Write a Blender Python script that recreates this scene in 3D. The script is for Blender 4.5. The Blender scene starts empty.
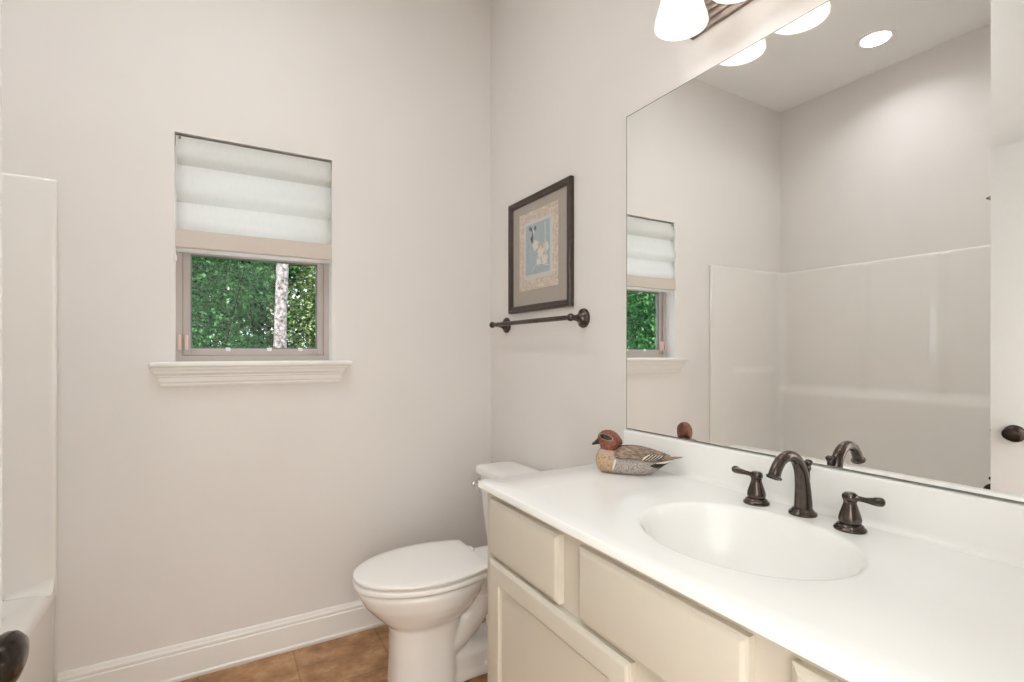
import bpy, bmesh, math, random
from mathutils import Vector, Matrix
PI = math.pi
S = bpy.context.scene
COL = S.collection
random.seed(7)

# ------------------------------------------------------------------ camera
XR, YB, ZC = 1.180, 2.244, 3.0          # right wall, back wall, ceiling
cam_d = bpy.data.cameras.new('camera')
cam = bpy.data.objects.new('camera', cam_d)
COL.objects.link(cam)
cam.location = (0, 0, 1.22)
cam.rotation_euler = (PI/2, 0, -math.radians(30.12))
cam_d.sensor_width = 36
cam_d.lens = 503.8/1024*36
cam_d.shift_y = 10.6/1024
cam_d.clip_start = 0.02
S.camera = cam

# ------------------------------------------------------------------ world, sun, exposure
W = bpy.data.worlds.new('world'); S.world = W
W.use_nodes = True
bg = W.node_tree.nodes['Background']
bg.inputs[0].default_value = (0.80, 0.90, 1.0, 1)
bg.inputs[1].default_value = 3.0
sun_d = bpy.data.lights.new('sun', 'SUN'); sun_d.energy = 9.0; sun_d.angle = math.radians(1.0)
sun_d.color = (1.0, 0.96, 0.88)
sun = bpy.data.objects.new('sun', sun_d); COL.objects.link(sun)
sun.rotation_euler = (math.radians(40), 0, math.radians(-22))
S.view_settings.view_transform = 'Standard'
S.view_settings.look = 'None'
S.view_settings.gamma = 1
S.view_settings.exposure = 0.0
S.view_settings.use_curve_mapping = False
BULB = 28.0        # strength of each vanity bulb
DOWN = 2.6         # recessed light over the tub (W, spot through the open can)
HALL_FILL = 150.0        # added fill lamp in the hall, above the doorway behind the camera
CEIL_FILL = 6.4         # added ceiling fill, out of view, in the middle of the room
S.cycles.max_bounces = 16
S.cycles.diffuse_bounces = 8
S.cycles.glossy_bounces = 8
S.cycles.transmission_bounces = 8
S.cycles.transparent_max_bounces = 16
S.cycles.sample_clamp_indirect = 6.0
S.cycles.use_denoising = True

# ------------------------------------------------------------------ materials
def lin(c):
    return tuple((v/255/12.92 if v/255 <= 0.04045 else ((v/255+0.055)/1.055)**2.4) for v in c)

def mat(name, rgb, rough=0.5, metal=0.0, spec=0.5, var=0.0, scale=20.0, bump=0.0, bscale=200.0, coat=0.0):
    m = bpy.data.materials.new(name); m.use_nodes = True
    nt = m.node_tree; p = nt.nodes['Principled BSDF']
    c = lin(rgb)
    p.inputs['Roughness'].default_value = rough
    p.inputs['Metallic'].default_value = metal
    p.inputs['Specular IOR Level'].default_value = spec
    p.inputs['Coat Weight'].default_value = coat
    p.inputs['Coat Roughness'].default_value = 0.05
    tc = nt.nodes.new('ShaderNodeTexCoord')
    n = nt.nodes.new('ShaderNodeTexNoise'); n.inputs['Scale'].default_value = scale
    n.inputs['Detail'].default_value = 4
    nt.links.new(tc.outputs['Object'], n.inputs['Vector'])
    r = nt.nodes.new('ShaderNodeValToRGB')
    r.color_ramp.elements[0].position = 0.3; r.color_ramp.elements[1].position = 0.7
    r.color_ramp.elements[0].color = tuple(v*(1-var) for v in c)+(1,)
    r.color_ramp.elements[1].color = tuple(min(1, v*(1+var)) for v in c)+(1,)
    nt.links.new(n.outputs['Fac'], r.inputs[0])
    nt.links.new(r.outputs[0], p.inputs['Base Color'])
    if bump:
        n2 = nt.nodes.new('ShaderNodeTexNoise'); n2.inputs['Scale'].default_value = bscale
        b = nt.nodes.new('ShaderNodeBump'); b.inputs['Strength'].default_value = bump
        b.inputs['Distance'].default_value = 0.002
        nt.links.new(tc.outputs['Object'], n2.inputs['Vector'])
        nt.links.new(n2.outputs['Fac'], b.inputs['Height'])
        nt.links.new(b.outputs[0], p.inputs['Normal'])
    return m

def emis(name, rgb, s):
    m = bpy.data.materials.new(name); m.use_nodes = True
    p = m.node_tree.nodes['Principled BSDF']
    p.inputs['Base Color'].default_value = (0.9, 0.9, 0.9, 1)
    p.inputs['Emission Color'].default_value = lin(rgb)+(1,)
    p.inputs['Emission Strength'].default_value = s
    return m

M = {}
M['wall'] = mat('wall_paint', (230, 226, 222), 0.75, spec=0.25, var=0.012, scale=3, bump=0.08, bscale=260)
M['ceiling'] = mat('ceiling_paint', (243, 242, 240), 0.85, spec=0.2, var=0.01, scale=3, bump=0.1, bscale=200)
M['trim'] = mat('trim_paint', (238, 236, 232), 0.38, spec=0.45, var=0.01, scale=6)
M['door'] = mat('door_paint', (219, 218, 217), 0.4, spec=0.45, var=0.01, scale=5)
M['cabinet'] = mat('cabinet_paint', (203, 196, 182), 0.42, spec=0.45, var=0.012, scale=8)
M['marble'] = mat('cultured_marble', (243, 243, 240), 0.16, spec=0.5, var=0.006, scale=5)
M['acrylic'] = mat('tub_acrylic', (238, 235, 230), 0.09, spec=0.5, var=0.008, scale=4)
M['porcelain'] = mat('porcelain', (243, 242, 239), 0.09, spec=0.55, var=0.005, scale=6, coat=0.3)
M['seat'] = mat('seat_plastic', (246, 244, 240), 0.22, spec=0.5, var=0.004, scale=6)
M['bronze'] = mat('oil_rubbed_bronze', (88, 79, 74), 0.18, metal=0.9, var=0.25, scale=60)
M['knob'] = mat('dark_knob_metal', (62, 54, 49), 0.2, metal=0.85, var=0.25, scale=40)
M['chrome'] = mat('chrome', (215, 215, 215), 0.08, metal=1.0)
M['vinyl'] = mat('window_vinyl', (186, 176, 169), 0.45, var=0.015, scale=10)
M['gasket'] = mat('window_gasket', (120, 120, 116), 0.6, var=0.05)
M['latch'] = mat('latch_plastic', (222, 196, 182), 0.4, var=0.05)
M['frame'] = mat('picture_wood', (64, 52, 45), 0.35, var=0.25, scale=50)
M['matboard'] = mat('mat_board', (170, 162, 151), 0.9, var=0.02, scale=60)
M['blind_band'] = mat('blind_beige_fabric', (208, 198, 188), 0.9, var=0.02, scale=200)
M['rail'] = mat('shade_head_rail', (205, 200, 190), 0.6)
M['cord'] = mat('cord_white', (235, 233, 230), 0.5)
M['plate'] = mat('nickel_plate', (140, 128, 122), 0.3, metal=0.9, var=0.1, scale=80)
M['nickel'] = M['plate']
M['steel_drain'] = mat('drain_metal', (110, 98, 90), 0.3, metal=0.9, var=0.1)
M['bark'] = mat('pale_bark', (128, 121, 118), 0.9, var=0.9, scale=34, bump=1.0, bscale=40)
M['twig'] = mat('twig_bark', (62, 54, 44), 0.9, var=0.2)
M['soil'] = mat('garden_soil', (84, 74, 52), 0.95, var=0.4, scale=6)
M['hallfloor'] = mat('hall_floor', (196, 190, 182), 0.6, var=0.1)
M['bulb'] = emis('lit_bulb', (247, 247, 254), BULB)
M['lens'] = emis('lit_lens', (250, 250, 250), 5.0)

def mix_shader(nt, fac, a, b):
    x = nt.nodes.new('ShaderNodeMixShader')
    if hasattr(fac, 'links'): nt.links.new(fac, x.inputs[0])
    else: x.inputs[0].default_value = fac
    nt.links.new(a, x.inputs[1]); nt.links.new(b, x.inputs[2])
    return x.outputs[0]

def custom(name):
    m = bpy.data.materials.new(name); m.use_nodes = True
    nt = m.node_tree; nt.nodes.clear()
    out = nt.nodes.new('ShaderNodeOutputMaterial')
    return m, nt, out

# mirror
m, nt, out = custom('mirror_silver')
g = nt.nodes.new('ShaderNodeBsdfGlossy'); g.inputs['Color'].default_value = (0.955, 0.96, 0.95, 1); g.inputs['Roughness'].default_value = 0.0
nt.links.new(g.outputs[0], out.inputs[0]); M['mirror'] = m
M['mirror_edge'] = mat('mirror_edge', (128, 130, 122), 0.25, spec=0.6)
# window glass
m, nt, out = custom('window_glass')
t = nt.nodes.new('ShaderNodeBsdfTransparent'); t.inputs[0].default_value = (0.98, 0.98, 0.98, 1)
g = nt.nodes.new('ShaderNodeBsdfGlossy'); g.inputs['Roughness'].default_value = 0.0
lw = nt.nodes.new('ShaderNodeLayerWeight'); pw = nt.nodes.new('ShaderNodeMath'); pw.operation = 'POWER'; nt.links.new(lw.outputs['Facing'], pw.inputs[0]); pw.inputs[1].default_value = 4.0
fr = nt.nodes.new('ShaderNodeMath'); fr.operation = 'MULTIPLY_ADD'; nt.links.new(pw.outputs[0], fr.inputs[0]); fr.inputs[1].default_value = 0.35; fr.inputs[2].default_value = 0.006
nt.links.new(mix_shader(nt, fr.outputs[0], t.outputs[0], g.outputs[0]), out.inputs[0]); M['glass'] = m
# picture glass
m, nt, out = custom('picture_glass')
t = nt.nodes.new('ShaderNodeBsdfTransparent')
g = nt.nodes.new('ShaderNodeBsdfGlossy'); g.inputs['Roughness'].default_value = 0.02
lw = nt.nodes.new('ShaderNodeLayerWeight'); pw = nt.nodes.new('ShaderNodeMath'); pw.operation = 'POWER'; nt.links.new(lw.outputs['Facing'], pw.inputs[0]); pw.inputs[1].default_value = 4.0
fr = nt.nodes.new('ShaderNodeMath'); fr.operation = 'MULTIPLY_ADD'; nt.links.new(pw.outputs[0], fr.inputs[0]); fr.inputs[1].default_value = 0.35; fr.inputs[2].default_value = 0.006
nt.links.new(mix_shader(nt, fr.outputs[0], t.outputs[0], g.outputs[0]), out.inputs[0]); M['picglass'] = m
# frosted shade glass of the vanity light (lit from inside)
m, nt, out = custom('frosted_shade_glass')
d = nt.nodes.new('ShaderNodeBsdfDiffuse'); d.inputs[0].default_value = (0.92, 0.90, 0.86, 1)
t = nt.nodes.new('ShaderNodeBsdfTranslucent'); t.inputs[0].default_value = (0.96, 0.94, 0.90, 1)
nt.links.new(mix_shader(nt, 0.55, d.outputs[0], t.outputs[0]), out.inputs[0]); M['frosted'] = m
# translucent blind fabric
m, nt, out = custom('blind_fabric')
tc = nt.nodes.new('ShaderNodeTexCoord')
wv = nt.nodes.new('ShaderNodeTexNoise'); wv.inputs['Scale'].default_value = 60
mp = nt.nodes.new('ShaderNodeMapping'); mp.inputs['Scale'].default_value = (3, 1, 0.35)
nt.links.new(tc.outputs['Object'], mp.inputs[0]); nt.links.new(mp.outputs[0], wv.inputs['Vector'])
rp = nt.nodes.new('ShaderNodeValToRGB')
rp.color_ramp.elements[0].color = lin((240, 240, 238))+(1,); rp.color_ramp.elements[1].color = lin((250, 250, 248))+(1,)
nt.links.new(wv.outputs['Fac'], rp.inputs[0])
d = nt.nodes.new('ShaderNodeBsdfDiffuse'); t = nt.nodes.new('ShaderNodeBsdfTranslucent')
nt.links.new(rp.outputs[0], d.inputs[0]); nt.links.new(rp.outputs[0], t.inputs[0])
nt.links.new(mix_shader(nt, 0.5, d.outputs[0], t.outputs[0]), out.inputs[0]); M['blind'] = m
# leaves
def leafmat(name, c1, c2):
    m, nt, out = custom(name)
    gi = nt.nodes.new('ShaderNodeTexCoord')
    n = nt.nodes.new('ShaderNodeTexNoise'); n.inputs['Scale'].default_value = 14; n.inputs['Detail'].default_value = 3
    nt.links.new(gi.outputs['Object'], n.inputs['Vector'])
    r = nt.nodes.new('ShaderNodeValToRGB')
    r.color_ramp.elements[0].position = 0.35; r.color_ramp.elements[1].position = 0.68
    r.color_ramp.elements[0].color = lin(c1)+(1,); r.color_ramp.elements[1].color = lin(c2)+(1,)
    nt.links.new(n.outputs['Fac'], r.inputs[0])
    p = nt.nodes.new('ShaderNodeBsdfPrincipled'); p.inputs['Roughness'].default_value = 0.35
    nt.links.new(r.outputs[0], p.inputs['Base Color'])
    t = nt.nodes.new('ShaderNodeBsdfTranslucent'); nt.links.new(r.outputs[0], t.inputs[0])
    nt.links.new(mix_shader(nt, 0.3, p.outputs[0], t.outputs[0]), out.inputs[0])
    return m
M['leaf_a'] = leafmat('deep_green_leaves', (12, 54, 26), (112, 180, 104))
M['leaf_b'] = leafmat('olive_green_leaves', (52, 78, 38), (166, 184, 122))
# floor tile
m = bpy.data.materials.new('brown_floor_tile'); m.use_nodes = True
nt = m.node_tree; p = nt.nodes['Principled BSDF']; p.inputs['Roughness'].default_value = 0.42
tc = nt.nodes.new('ShaderNodeTexCoord'); mp = nt.nodes.new('ShaderNodeMapping')
mp.inputs['Location'].default_value = (-0.259, -1.93, 0)
nt.links.new(tc.outputs['Object'], mp.inputs[0])
bk = nt.nodes.new('ShaderNodeTexBrick'); bk.offset = 0.0; bk.squash = 1.0
bk.inputs['Scale'].default_value = 1.0; bk.inputs['Brick Width'].default_value = 0.33; bk.inputs['Row Height'].default_value = 0.33
bk.inputs['Mortar Size'].default_value = 0.0035; bk.inputs['Mortar Smooth'].default_value = 0.3
bk.inputs['Color1'].default_value = (0.92, 0.92, 0.92, 1); bk.inputs['Color2'].default_value = (1.06, 1.06, 1.06, 1)
bk.inputs['Mortar'].default_value = (0.68, 0.66, 0.62, 1)
nt.links.new(mp.outputs[0], bk.inputs['Vector'])
n1 = nt.nodes.new('ShaderNodeTexNoise'); n1.inputs['Scale'].default_value = 9; n1.inputs['Detail'].default_value = 8; n1.inputs['Roughness'].default_value = 0.68
nt.links.new(tc.outputs['Object'], n1.inputs['Vector'])
r1 = nt.nodes.new('ShaderNodeValToRGB')
e = r1.color_ramp.elements
e[0].position = 0.30; e[0].color = lin((120, 86, 54))+(1,)
e[1].position = 0.72; e[1].color = lin((212, 174, 134))+(1,)
e2 = e.new(0.5); e2.color = lin((172, 128, 88))+(1,)
nt.links.new(n1.outputs['Fac'], r1.inputs[0])
mx = nt.nodes.new('ShaderNodeMix'); mx.data_type = 'RGBA'; mx.blend_type = 'MULTIPLY'; mx.inputs[0].default_value = 1.0
nt.links.new(r1.outputs[0], mx.inputs[6]); nt.links.new(bk.outputs['Color'], mx.inputs[7])
nt.links.new(mx.outputs[2], p.inputs['Base Color'])
M['tile'] = m

# ------------------------------------------------------------------ mesh helpers
def obj(name, bm, m, parent=None, angle=35, smooth=True):
    bmesh.ops.recalc_face_normals(bm, faces=bm.faces[:])
    me = bpy.data.meshes.new(name); bm.to_mesh(me); bm.free()
    ms = m if isinstance(m, (list, tuple)) else [m]
    for k in ms: me.materials.append(k)
    if smooth:
        me.polygons.foreach_set('use_smooth', [True]*len(me.polygons))
        me.set_sharp_from_angle(angle=math.radians(angle))
    o = bpy.data.objects.new(name, me); COL.objects.link(o)
    if parent: o.parent = parent
    return o

def thing(name, label, cat, loc=(0, 0, 0), rz=0.0, group=None):
    o = bpy.data.objects.new(name, None); COL.objects.link(o)
    o.empty_display_size = 0.1
    o.location = loc; o.rotation_euler = (0, 0, rz)
    return tag(o, label, cat, group)

def tag(o, label, cat, group=None):
    o['label'] = label; o['category'] = cat
    if group: o['group'] = group
    return o

def struct(o):
    o['kind'] = 'structure'; return o

def box(bm, x0, x1, y0, y1, z0, z1, bev=0.0, seg=2):
    vs = [bm.verts.new((x, y, z)) for x in (x0, x1) for y in (y0, y1) for z in (z0, z1)]
    F = [(0, 1, 3, 2), (4, 6, 7, 5), (0, 4, 5, 1), (2, 3, 7, 6), (0, 2, 6, 4), (1, 5, 7, 3)]
    fs = [bm.faces.new([vs[i] for i in f]) for f in F]
    if bev:
        es = list({e for f in fs for e in f.edges})
        bmesh.ops.bevel(bm, geom=es, offset=bev, segments=seg, profile=0.5, affect='EDGES')
    return bm

def loft(bm, rings, cap0=True, cap1=True, closed=True):
    R = [[bm.verts.new(p) for p in r] for r in rings]
    n = len(R[0])
    for a, b in zip(R, R[1:]):
        for i in range(n if closed else n-1):
            j = (i+1) % n
            bm.faces.new((a[i], a[j], b[j], b[i]))
    if cap0: bm.faces.new(R[0][::-1])
    if cap1: bm.faces.new(R[-1])
    return R

def lathe(bm, prof, n=32, mtx=None, cap0=True, cap1=True, sx=1.0, sy=1.0):
    rings = []
    for r, z in prof:
        ring = []
        for i in range(n):
            a = 2*PI*i/n
            v = Vector((r*math.cos(a)*sx, r*math.sin(a)*sy, z))
            ring.append(mtx @ v if mtx else v)
        rings.append(ring)
    return loft(bm, rings, cap0, cap1)

def frame_mtx(p, d, up=Vector((0, 0, 1))):
    d = Vector(d).normalized()
    if abs(d.dot(up)) > 0.98: up = Vector((1, 0, 0))
    x = up.cross(d).normalized(); y = d.cross(x)
    return Matrix(((x.x, y.x, d.x, p[0]), (x.y, y.y, d.y, p[1]), (x.z, y.z, d.z, p[2]), (0, 0, 0, 1)))

def catmull(P, k=6):
    P = [Vector(p) for p in P]; out = []
    for i in range(len(P)-1):
        p0 = P[max(i-1, 0)]; p1 = P[i]; p2 = P[i+1]; p3 = P[min(i+2, len(P)-1)]
        for j in range(k):
            t = j/k
            out.append(0.5*((2*p1)+(-p0+p2)*t+(2*p0-5*p1+4*p2-p3)*t*t+(-p0+3*p1-3*p2+p3)*t**3))
    out.append(P[-1]); return out

def tube(bm, pts, rads, n=16, k=6, sx=1.0, sy=1.0):
    """swept tube; pts are smoothed; rads as many as pts. 4D trick keeps radii in step"""
    P = catmull(pts, k) if k > 1 else [Vector(p) for p in pts]
    R = [v.x for v in (catmull([(r, 0, 0) for r in rads], k) if k > 1 else [Vector((r, 0, 0)) for r in rads])]
    T = []
    for i in range(len(P)):
        T.append((P[min(i+1, len(P)-1)]-P[max(i-1, 0)]).normalized())
    up = Vector((0, 0, 1)) if abs(T[0].z) < 0.9 else Vector((0, 1, 0))
    x = (up-T[0]*up.dot(T[0])).normalized()
    rings = []
    for p, t, r in zip(P, T, R):
        x = (x-t*x.dot(t)).normalized(); y = t.cross(x)
        rings.append([p+(x*math.cos(2*PI*i/n)*sx+y*math.sin(2*PI*i/n)*sy)*r for i in range(n)])
    return loft(bm, rings)

def rrect(cx, cy, hx, hy, r, z, n=6, mtx=None):
    pts = []
    for qx, qy, a0 in ((1, 1, 0), (-1, 1, 90), (-1, -1, 180), (1, -1, 270)):
        for i in range(n+1):
            a = math.radians(a0+90*i/n)
            v = Vector((cx+qx*(hx-r)+r*math.cos(a), cy+qy*(hy-r)+r*math.sin(a), z))
            pts.append(mtx @ v if mtx else v)
    return pts

def rect_hole(x0, x1, z0, z1, hx0, hx1, hz0, hz1, y0, y1):
    """wall slab in the xz plane, y0..y1 thick, with a rectangular hole"""
    bm = bmesh.new()
    X = [x0, hx0, hx1, x1]; Z = [z0, hz0, hz1, z1]
    f = [[bm.verts.new((x, y0, z)) for z in Z] for x in X]
    b = [[bm.verts.new((x, y1, z)) for z in Z] for x in X]
    for i in range(3):
        for j in range(3):
            if (i, j) == (1, 1): continue
            bm.faces.new((f[i][j], f[i+1][j], f[i+1][j+1], f[i][j+1]))
            bm.faces.new((b[i][j], b[i][j+1], b[i+1][j+1], b[i+1][j]))
    def strip(loop):
        for (i, j), (k, l) in zip(loop, loop[1:]+loop[:1]):
            bm.faces.new((f[i][j], f[k][l], b[k][l], b[i][j]))
    strip([(0, 0), (1, 0), (2, 0), (3, 0), (3, 1), (3, 2), (3, 3), (2, 3), (1, 3), (0, 3), (0, 2), (0, 1)])
    strip([(1, 1), (1, 2), (2, 2), (2, 1)])
    return bm

def sbox(name, dims, m, parent=None, bev=0.0):
    bm = bmesh.new(); box(bm, *dims, bev=bev)
    return obj(name, bm, m, parent, smooth=bool(bev))

# ------------------------------------------------------------------ room shell
YF0, YF1 = -0.16, -0.03                  # door wall, outer and inner face
XL = -1.27                               # wall behind the tub
WX0, WX1, WZ0, WZ1 = -0.145, 0.414, 1.182, 2.037
struct(sbox('floor', (XL-0.1, XR+0.1, YF0, YB+0.14, -0.08, 0), M['tile']))
struct(sbox('floor_hall', (-1.2, 1.4, -2.3, YF0, -0.08, 0), M['hallfloor']))
# ceiling with the round cut-out of the recessed light
DLX, DLY, DLR = -0.885, 1.443, 0.078
bm = bmesh.new()
N = 48
def rectpt(a, x0, x1, y0, y1, cx, cy):
    dx, dy = math.cos(a), math.sin(a)
    t = 1e9
    if dx > 1e-9: t = min(t, (x1-cx)/dx)
    if dx < -1e-9: t = min(t, (x0-cx)/dx)
    if dy > 1e-9: t = min(t, (y1-cy)/dy)
    if dy < -1e-9: t = min(t, (y0-cy)/dy)
    return cx+dx*t, cy+dy*t
def ang_list(x0, x1, y0, y1, cx, cy, n):
    A = [2*PI*i/n for i in range(n)]
    for x, y in ((x0, y0), (x0, y1), (x1, y0), (x1, y1)):
        a = math.atan2(y-cy, x-cx) % (2*PI)
        k = min(range(n), key=lambda i: abs(((A[i]-a+PI) % (2*PI))-PI))
        A[k] = a
    return A
cr = (XL-0.1, XR+0.1, YF0, YB+0.14, DLX, DLY)
A = ang_list(*cr, N)
outer = [rectpt(a, *cr) for a in A]
inner = [(DLX+DLR*math.cos(a), DLY+DLR*math.sin(a)) for a in A]
loft(bm, [[(x, y, ZC+0.14) for x, y in inner], [(x, y, ZC+0.14) for x, y in outer], [(x, y, ZC) for x, y in outer],
          [(x, y, ZC) for x, y in inner], [(x, y, ZC+0.14) for x, y in inner]], False, False)
bmesh.ops.remove_doubles(bm, verts=bm.verts[:], dist=1e-5)
struct(obj('ceiling', bm, M['ceiling'], smooth=False))
struct(sbox('ceiling_hall', (-1.2, 1.4, -2.3, YF0, 2.6, 2.7), M['ceiling']))
struct(obj('wall_back', rect_hole(XL-0.1, XR+0.1, 0, ZC, WX0, WX1, WZ0, WZ1, YB, YB+0.14), M['wall'], smooth=False))
struct(sbox('wall_right', (XR, XR+0.1, YF0, YB, 0, ZC), M['wall']))
struct(sbox('wall_left', (XL-0.1, XL, 0.789, YB, 0, ZC), M['wall']))
PX = -0.345                              # partition between tub and entry
struct(sbox('wall_tub_end', (XL-0.1, PX, 0.655, 0.789, 0, ZC), M['wall']))
struct(sbox('wall_entry', (PX-0.11, PX, YF1, 0.655, 0, ZC), M['wall']))
# door wall: piece right of the opening and header
DX0, DX1, DZ = -0.325, 0.50, 2.03
bm = bmesh.new()
pf = [(PX-0.11, 0), (PX-0.11, ZC), (XR, ZC), (XR, 0), (DX1, 0), (DX1, DZ), (DX0, DZ), (DX0, 0)]
loft(bm, [[(x, YF1, z) for x, z in pf], [(x, YF0, z) for x, z in pf]])
struct(obj('wall_front', bm, M['wall'], smooth=False))
struct(sbox('wall_hall_left', (-1.2, -1.1, -2.3, YF0, 0, 2.6), M['wall']))
struct(sbox('wall_hall_right', (1.3, 1.4, -2.3, YF0, 0, 2.6), M['wall']))
struct(sbox('wall_hall_back', (-1.1, 1.3, -2.3, -2.2, 0, 2.6), M['wall']))
struct(sbox('wall_hall_front', (-1.1, PX-0.11, YF0-0.08, YF0, 0, 2.6), M['wall']))
# door jamb lining
bm = bmesh.new()
box(bm, DX0, DX0+0.018, YF0-0.005, YF1+0.002, 0, DZ)
box(bm, DX1-0.018, DX1, YF0-0.005, YF1+0.002, 0, DZ)
box(bm, DX0, DX1, YF0-0.005, YF1+0.002, DZ-0.018, DZ)
struct(obj('trim_1', bm, M['trim'], smooth=False))

# baseboard: profile (depth, height)
BASE = [(0, 0), (0.016, 0), (0.0185, 0.006), (0.0185, 0.014), (0.015, 0.02), (0.015, 0.100), (0.0105, 0.1035), (0.0105, 0.107), (0.013, 0.109),
        (0.0125, 0.116), (0.009, 0.121), (0.0085, 0.126), (0.006, 0.131), (0, 0.133)]
bm = bmesh.new()
loft(bm, [[(x, YB-d, z) for d, z in BASE] for x in (-0.4735, XR)])
struct(obj('baseboard_back', bm, M['trim'], angle=25))
bm = bmesh.new()
loft(bm, [[(XR-d, y, z) for d, z in BASE] for y in (1.275, YB-0.0186)])
struct(obj('baseboard_right', bm, M['trim'], angle=25))

# ------------------------------------------------------------------ window
FY = YB+0.075
bm = bmesh.new()
def ring_frame(bm, x0, x1, z0, z1, w, y0, y1, wb=None, bev=0.0):
    wb = wb or w
    for d in ((x0, x0+w, y0, y1, z0, z1), (x1-w, x1, y0, y1, z0, z1), (x0+w, x1-w, y0, y1, z0, z0+wb), (x0+w, x1-w, y0, y1, z1-w, z1)):
        box(bm, *d, bev=bev, seg=1)
ring_frame(bm, WX0, WX1, WZ0, WZ1, 0.020, FY-0.004, FY+0.060, 0.022)
win = struct(obj('window_1', bm, M['vinyl'], smooth=False))
bm = bmesh.new()
ring_frame(bm, WX0+0.020, WX1-0.020, WZ0+0.022, 1.625, 0.026, FY+0.010, FY+0.040, 0.028, bev=0.002)
obj('window_sash', bm, M['vinyl'], win)
bm = bmesh.new()
ring_frame(bm, WX0+0.020, WX1-0.020, 1.605, WZ1-0.020, 0.026, FY+0.041, FY+0.058, 0.026, bev=0.002)
obj('window_upper_sash', bm, M['vinyl'], win)
bm = bmesh.new()
ring_frame(bm, WX0+0.0461, WX1-0.0461, WZ0+0.0501, 1.5989, 0.004, FY+0.012, FY+0.030)
obj('glazing_bead', bm, M['gasket'], win, smooth=False)
bm = bmesh.new(); box(bm, WX0+0.0502, WX1-0.0502, FY+0.022, FY+0.026, WZ0+0.0542, 1.5948)
obj('pane', bm, M['glass'], win, smooth=False)
bm = bmesh.new(); box(bm, WX0+0.0462, WX1-0.0462, FY+0.048, FY+0.052, 1.6312, WZ1-0.0462)
obj('pane', bm, M['glass'], win, smooth=False)
for dx in (0.006, 0.028):
    bm = bmesh.new(); box(bm, WX0+dx, WX0+dx+0.011, FY-0.016, FY-0.002 if dx < 0.02 else FY+0.012, 1.226, 1.285, bev=0.004)
    o = obj('sash_latch', bm, M['latch'], win)
for x in (0.02, 0.17, 0.29):
    bm = bmesh.new(); box(bm, x, x+0.018, FY+0.005, FY+0.0105, WZ0+0.040, WZ0+0.054, bev=0.002)
    obj('sash_clip', bm, M['cord'], win)
# sill board and moulded apron
bm = bmesh.new()
box(bm, WX0-0.074, WX1+0.074, YB-0.058, YB-0.0005, 1.163, 1.182, bev=0.006, seg=3)
box(bm, WX0+0.001, WX1-0.001, YB-0.02, FY-0.004, 1.165, 1.1819)
sill = struct(obj('trim_2', bm, M['trim']))
AP = [(0.040, 1.163), (0.040, 1.155), (0.037, 1.150), (0.033, 1.149), (0.031, 1.140), (0.024, 1.133), (0.0225, 1.131), (0.0225, 1.127), (0.018, 1.124),
      (0.0165, 1.108), (0.013, 1.103), (0.013, 1.097), (0.010, 1.090)]
bm = bmesh.new()
rings = []
for d, z in AP:
    e = d*0.95
    xa, xb = WX0-0.031-e, WX1+0.018+e
    rings.append([(xa, YB, z), (xa, YB-d, z), (xb, YB-d, z), (xb, YB, z)])
loft(bm, rings)
obj('apron', bm, M['trim'], sill, angle=20)

# ------------------------------------------------------------------ roman shade in the window
shade = thing('roman_shade', 'white fabric roman shade with a beige hem, half raised in the window', 'window shade', (0, YB+0.02, 1.6))
def T(bm, v):
    bmesh.ops.translate(bm, verts=bm.verts[:], vec=v); return bm
off = Vector((0, -(YB+0.02), -1.6))
SX0, SX1 = WX0+0.003, WX1-0.003
bm = bmesh.new(); box(bm, SX0, SX1, YB+0.012, YB+0.05, 2.008, 2.030, bev=0.002)
obj('head_rail', T(bm, off), M['rail'], shade)
# profile of the hanging cloth (y offset from wall face, z), each fold bulges and tucks back
prof = []
def fold(ztop, zbot, ytop, out):
    n = 14
    for i in range(n+1):
        t = i/n
        b = math.sin(PI*min(1, t**1.7))
        prof.append((ytop-out*b, ztop+(zbot-ztop)*t))
fold(2.028, 1.920, 0.010, 0.022)
fold(1.920, 1.780, 0.010, 0.026)
fold(1.780, 1.672, 0.010, 0.020)
th = 0.0012
bm = bmesh.new()
nx = 14
def cloth(bm, prof, x0, x1, y_off=0.0):
    vs = [[bm.verts.new((x0+(x1-x0)*i/nx, YB+y+y_off, z)) for i in range(nx+1)] for y, z in prof]
    for a, b in zip(vs, vs[1:]):
        for i in range(nx): bm.faces.new((a[i], a[i+1], b[i+1], b[i]))
cloth(bm, prof, SX0, SX1)
o = obj('shade_cloth', T(bm, off), M['blind'], shade, angle=60)
sm = o.modifiers.new('thickness', 'SOLIDIFY'); sm.thickness = 0.001
bm = bmesh.new()
hem = [(-0.012, 1.674), (-0.014, 1.640), (-0.014, 1.611), (-0.011, 1.606), (-0.004, 1.606), (-0.002, 1.612), (-0.002, 1.674)]
loft(bm, [[(x, YB+y, z) for y, z in hem] for x in (SX0, SX1)])
obj('hem_band', T(bm, off), M['blind_band'], shade, angle=30)
bm = bmesh.new(); box(bm, SX0+0.003, SX1-0.003, YB-0.001, YB+0.02, 1.594, 1.612, bev=0.004)
obj('bottom_rail', T(bm, off), M['blind'], shade)
bm = bmesh.new()
tube(bm, [(SX0+0.004, YB-0.006, 2.02), (SX0+0.003, YB-0.009, 1.85), (SX0+0.001, YB-0.010, 1.7), (SX0, YB-0.010, 1.58)], [0.0016]*4, n=8)
cd = obj('pull_cord', T(bm, off), M['cord'], shade)
bm = bmesh.new(); lathe(bm, [(0.001, 0.014), (0.004, 0.010), (0.006, 0), (0.005, -0.01), (0.001, -0.014)], 12, Matrix.Translation((SX0, YB-0.010, 1.566)))
obj('cord_tassel', T(bm, off), M['cord'], cd)
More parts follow.
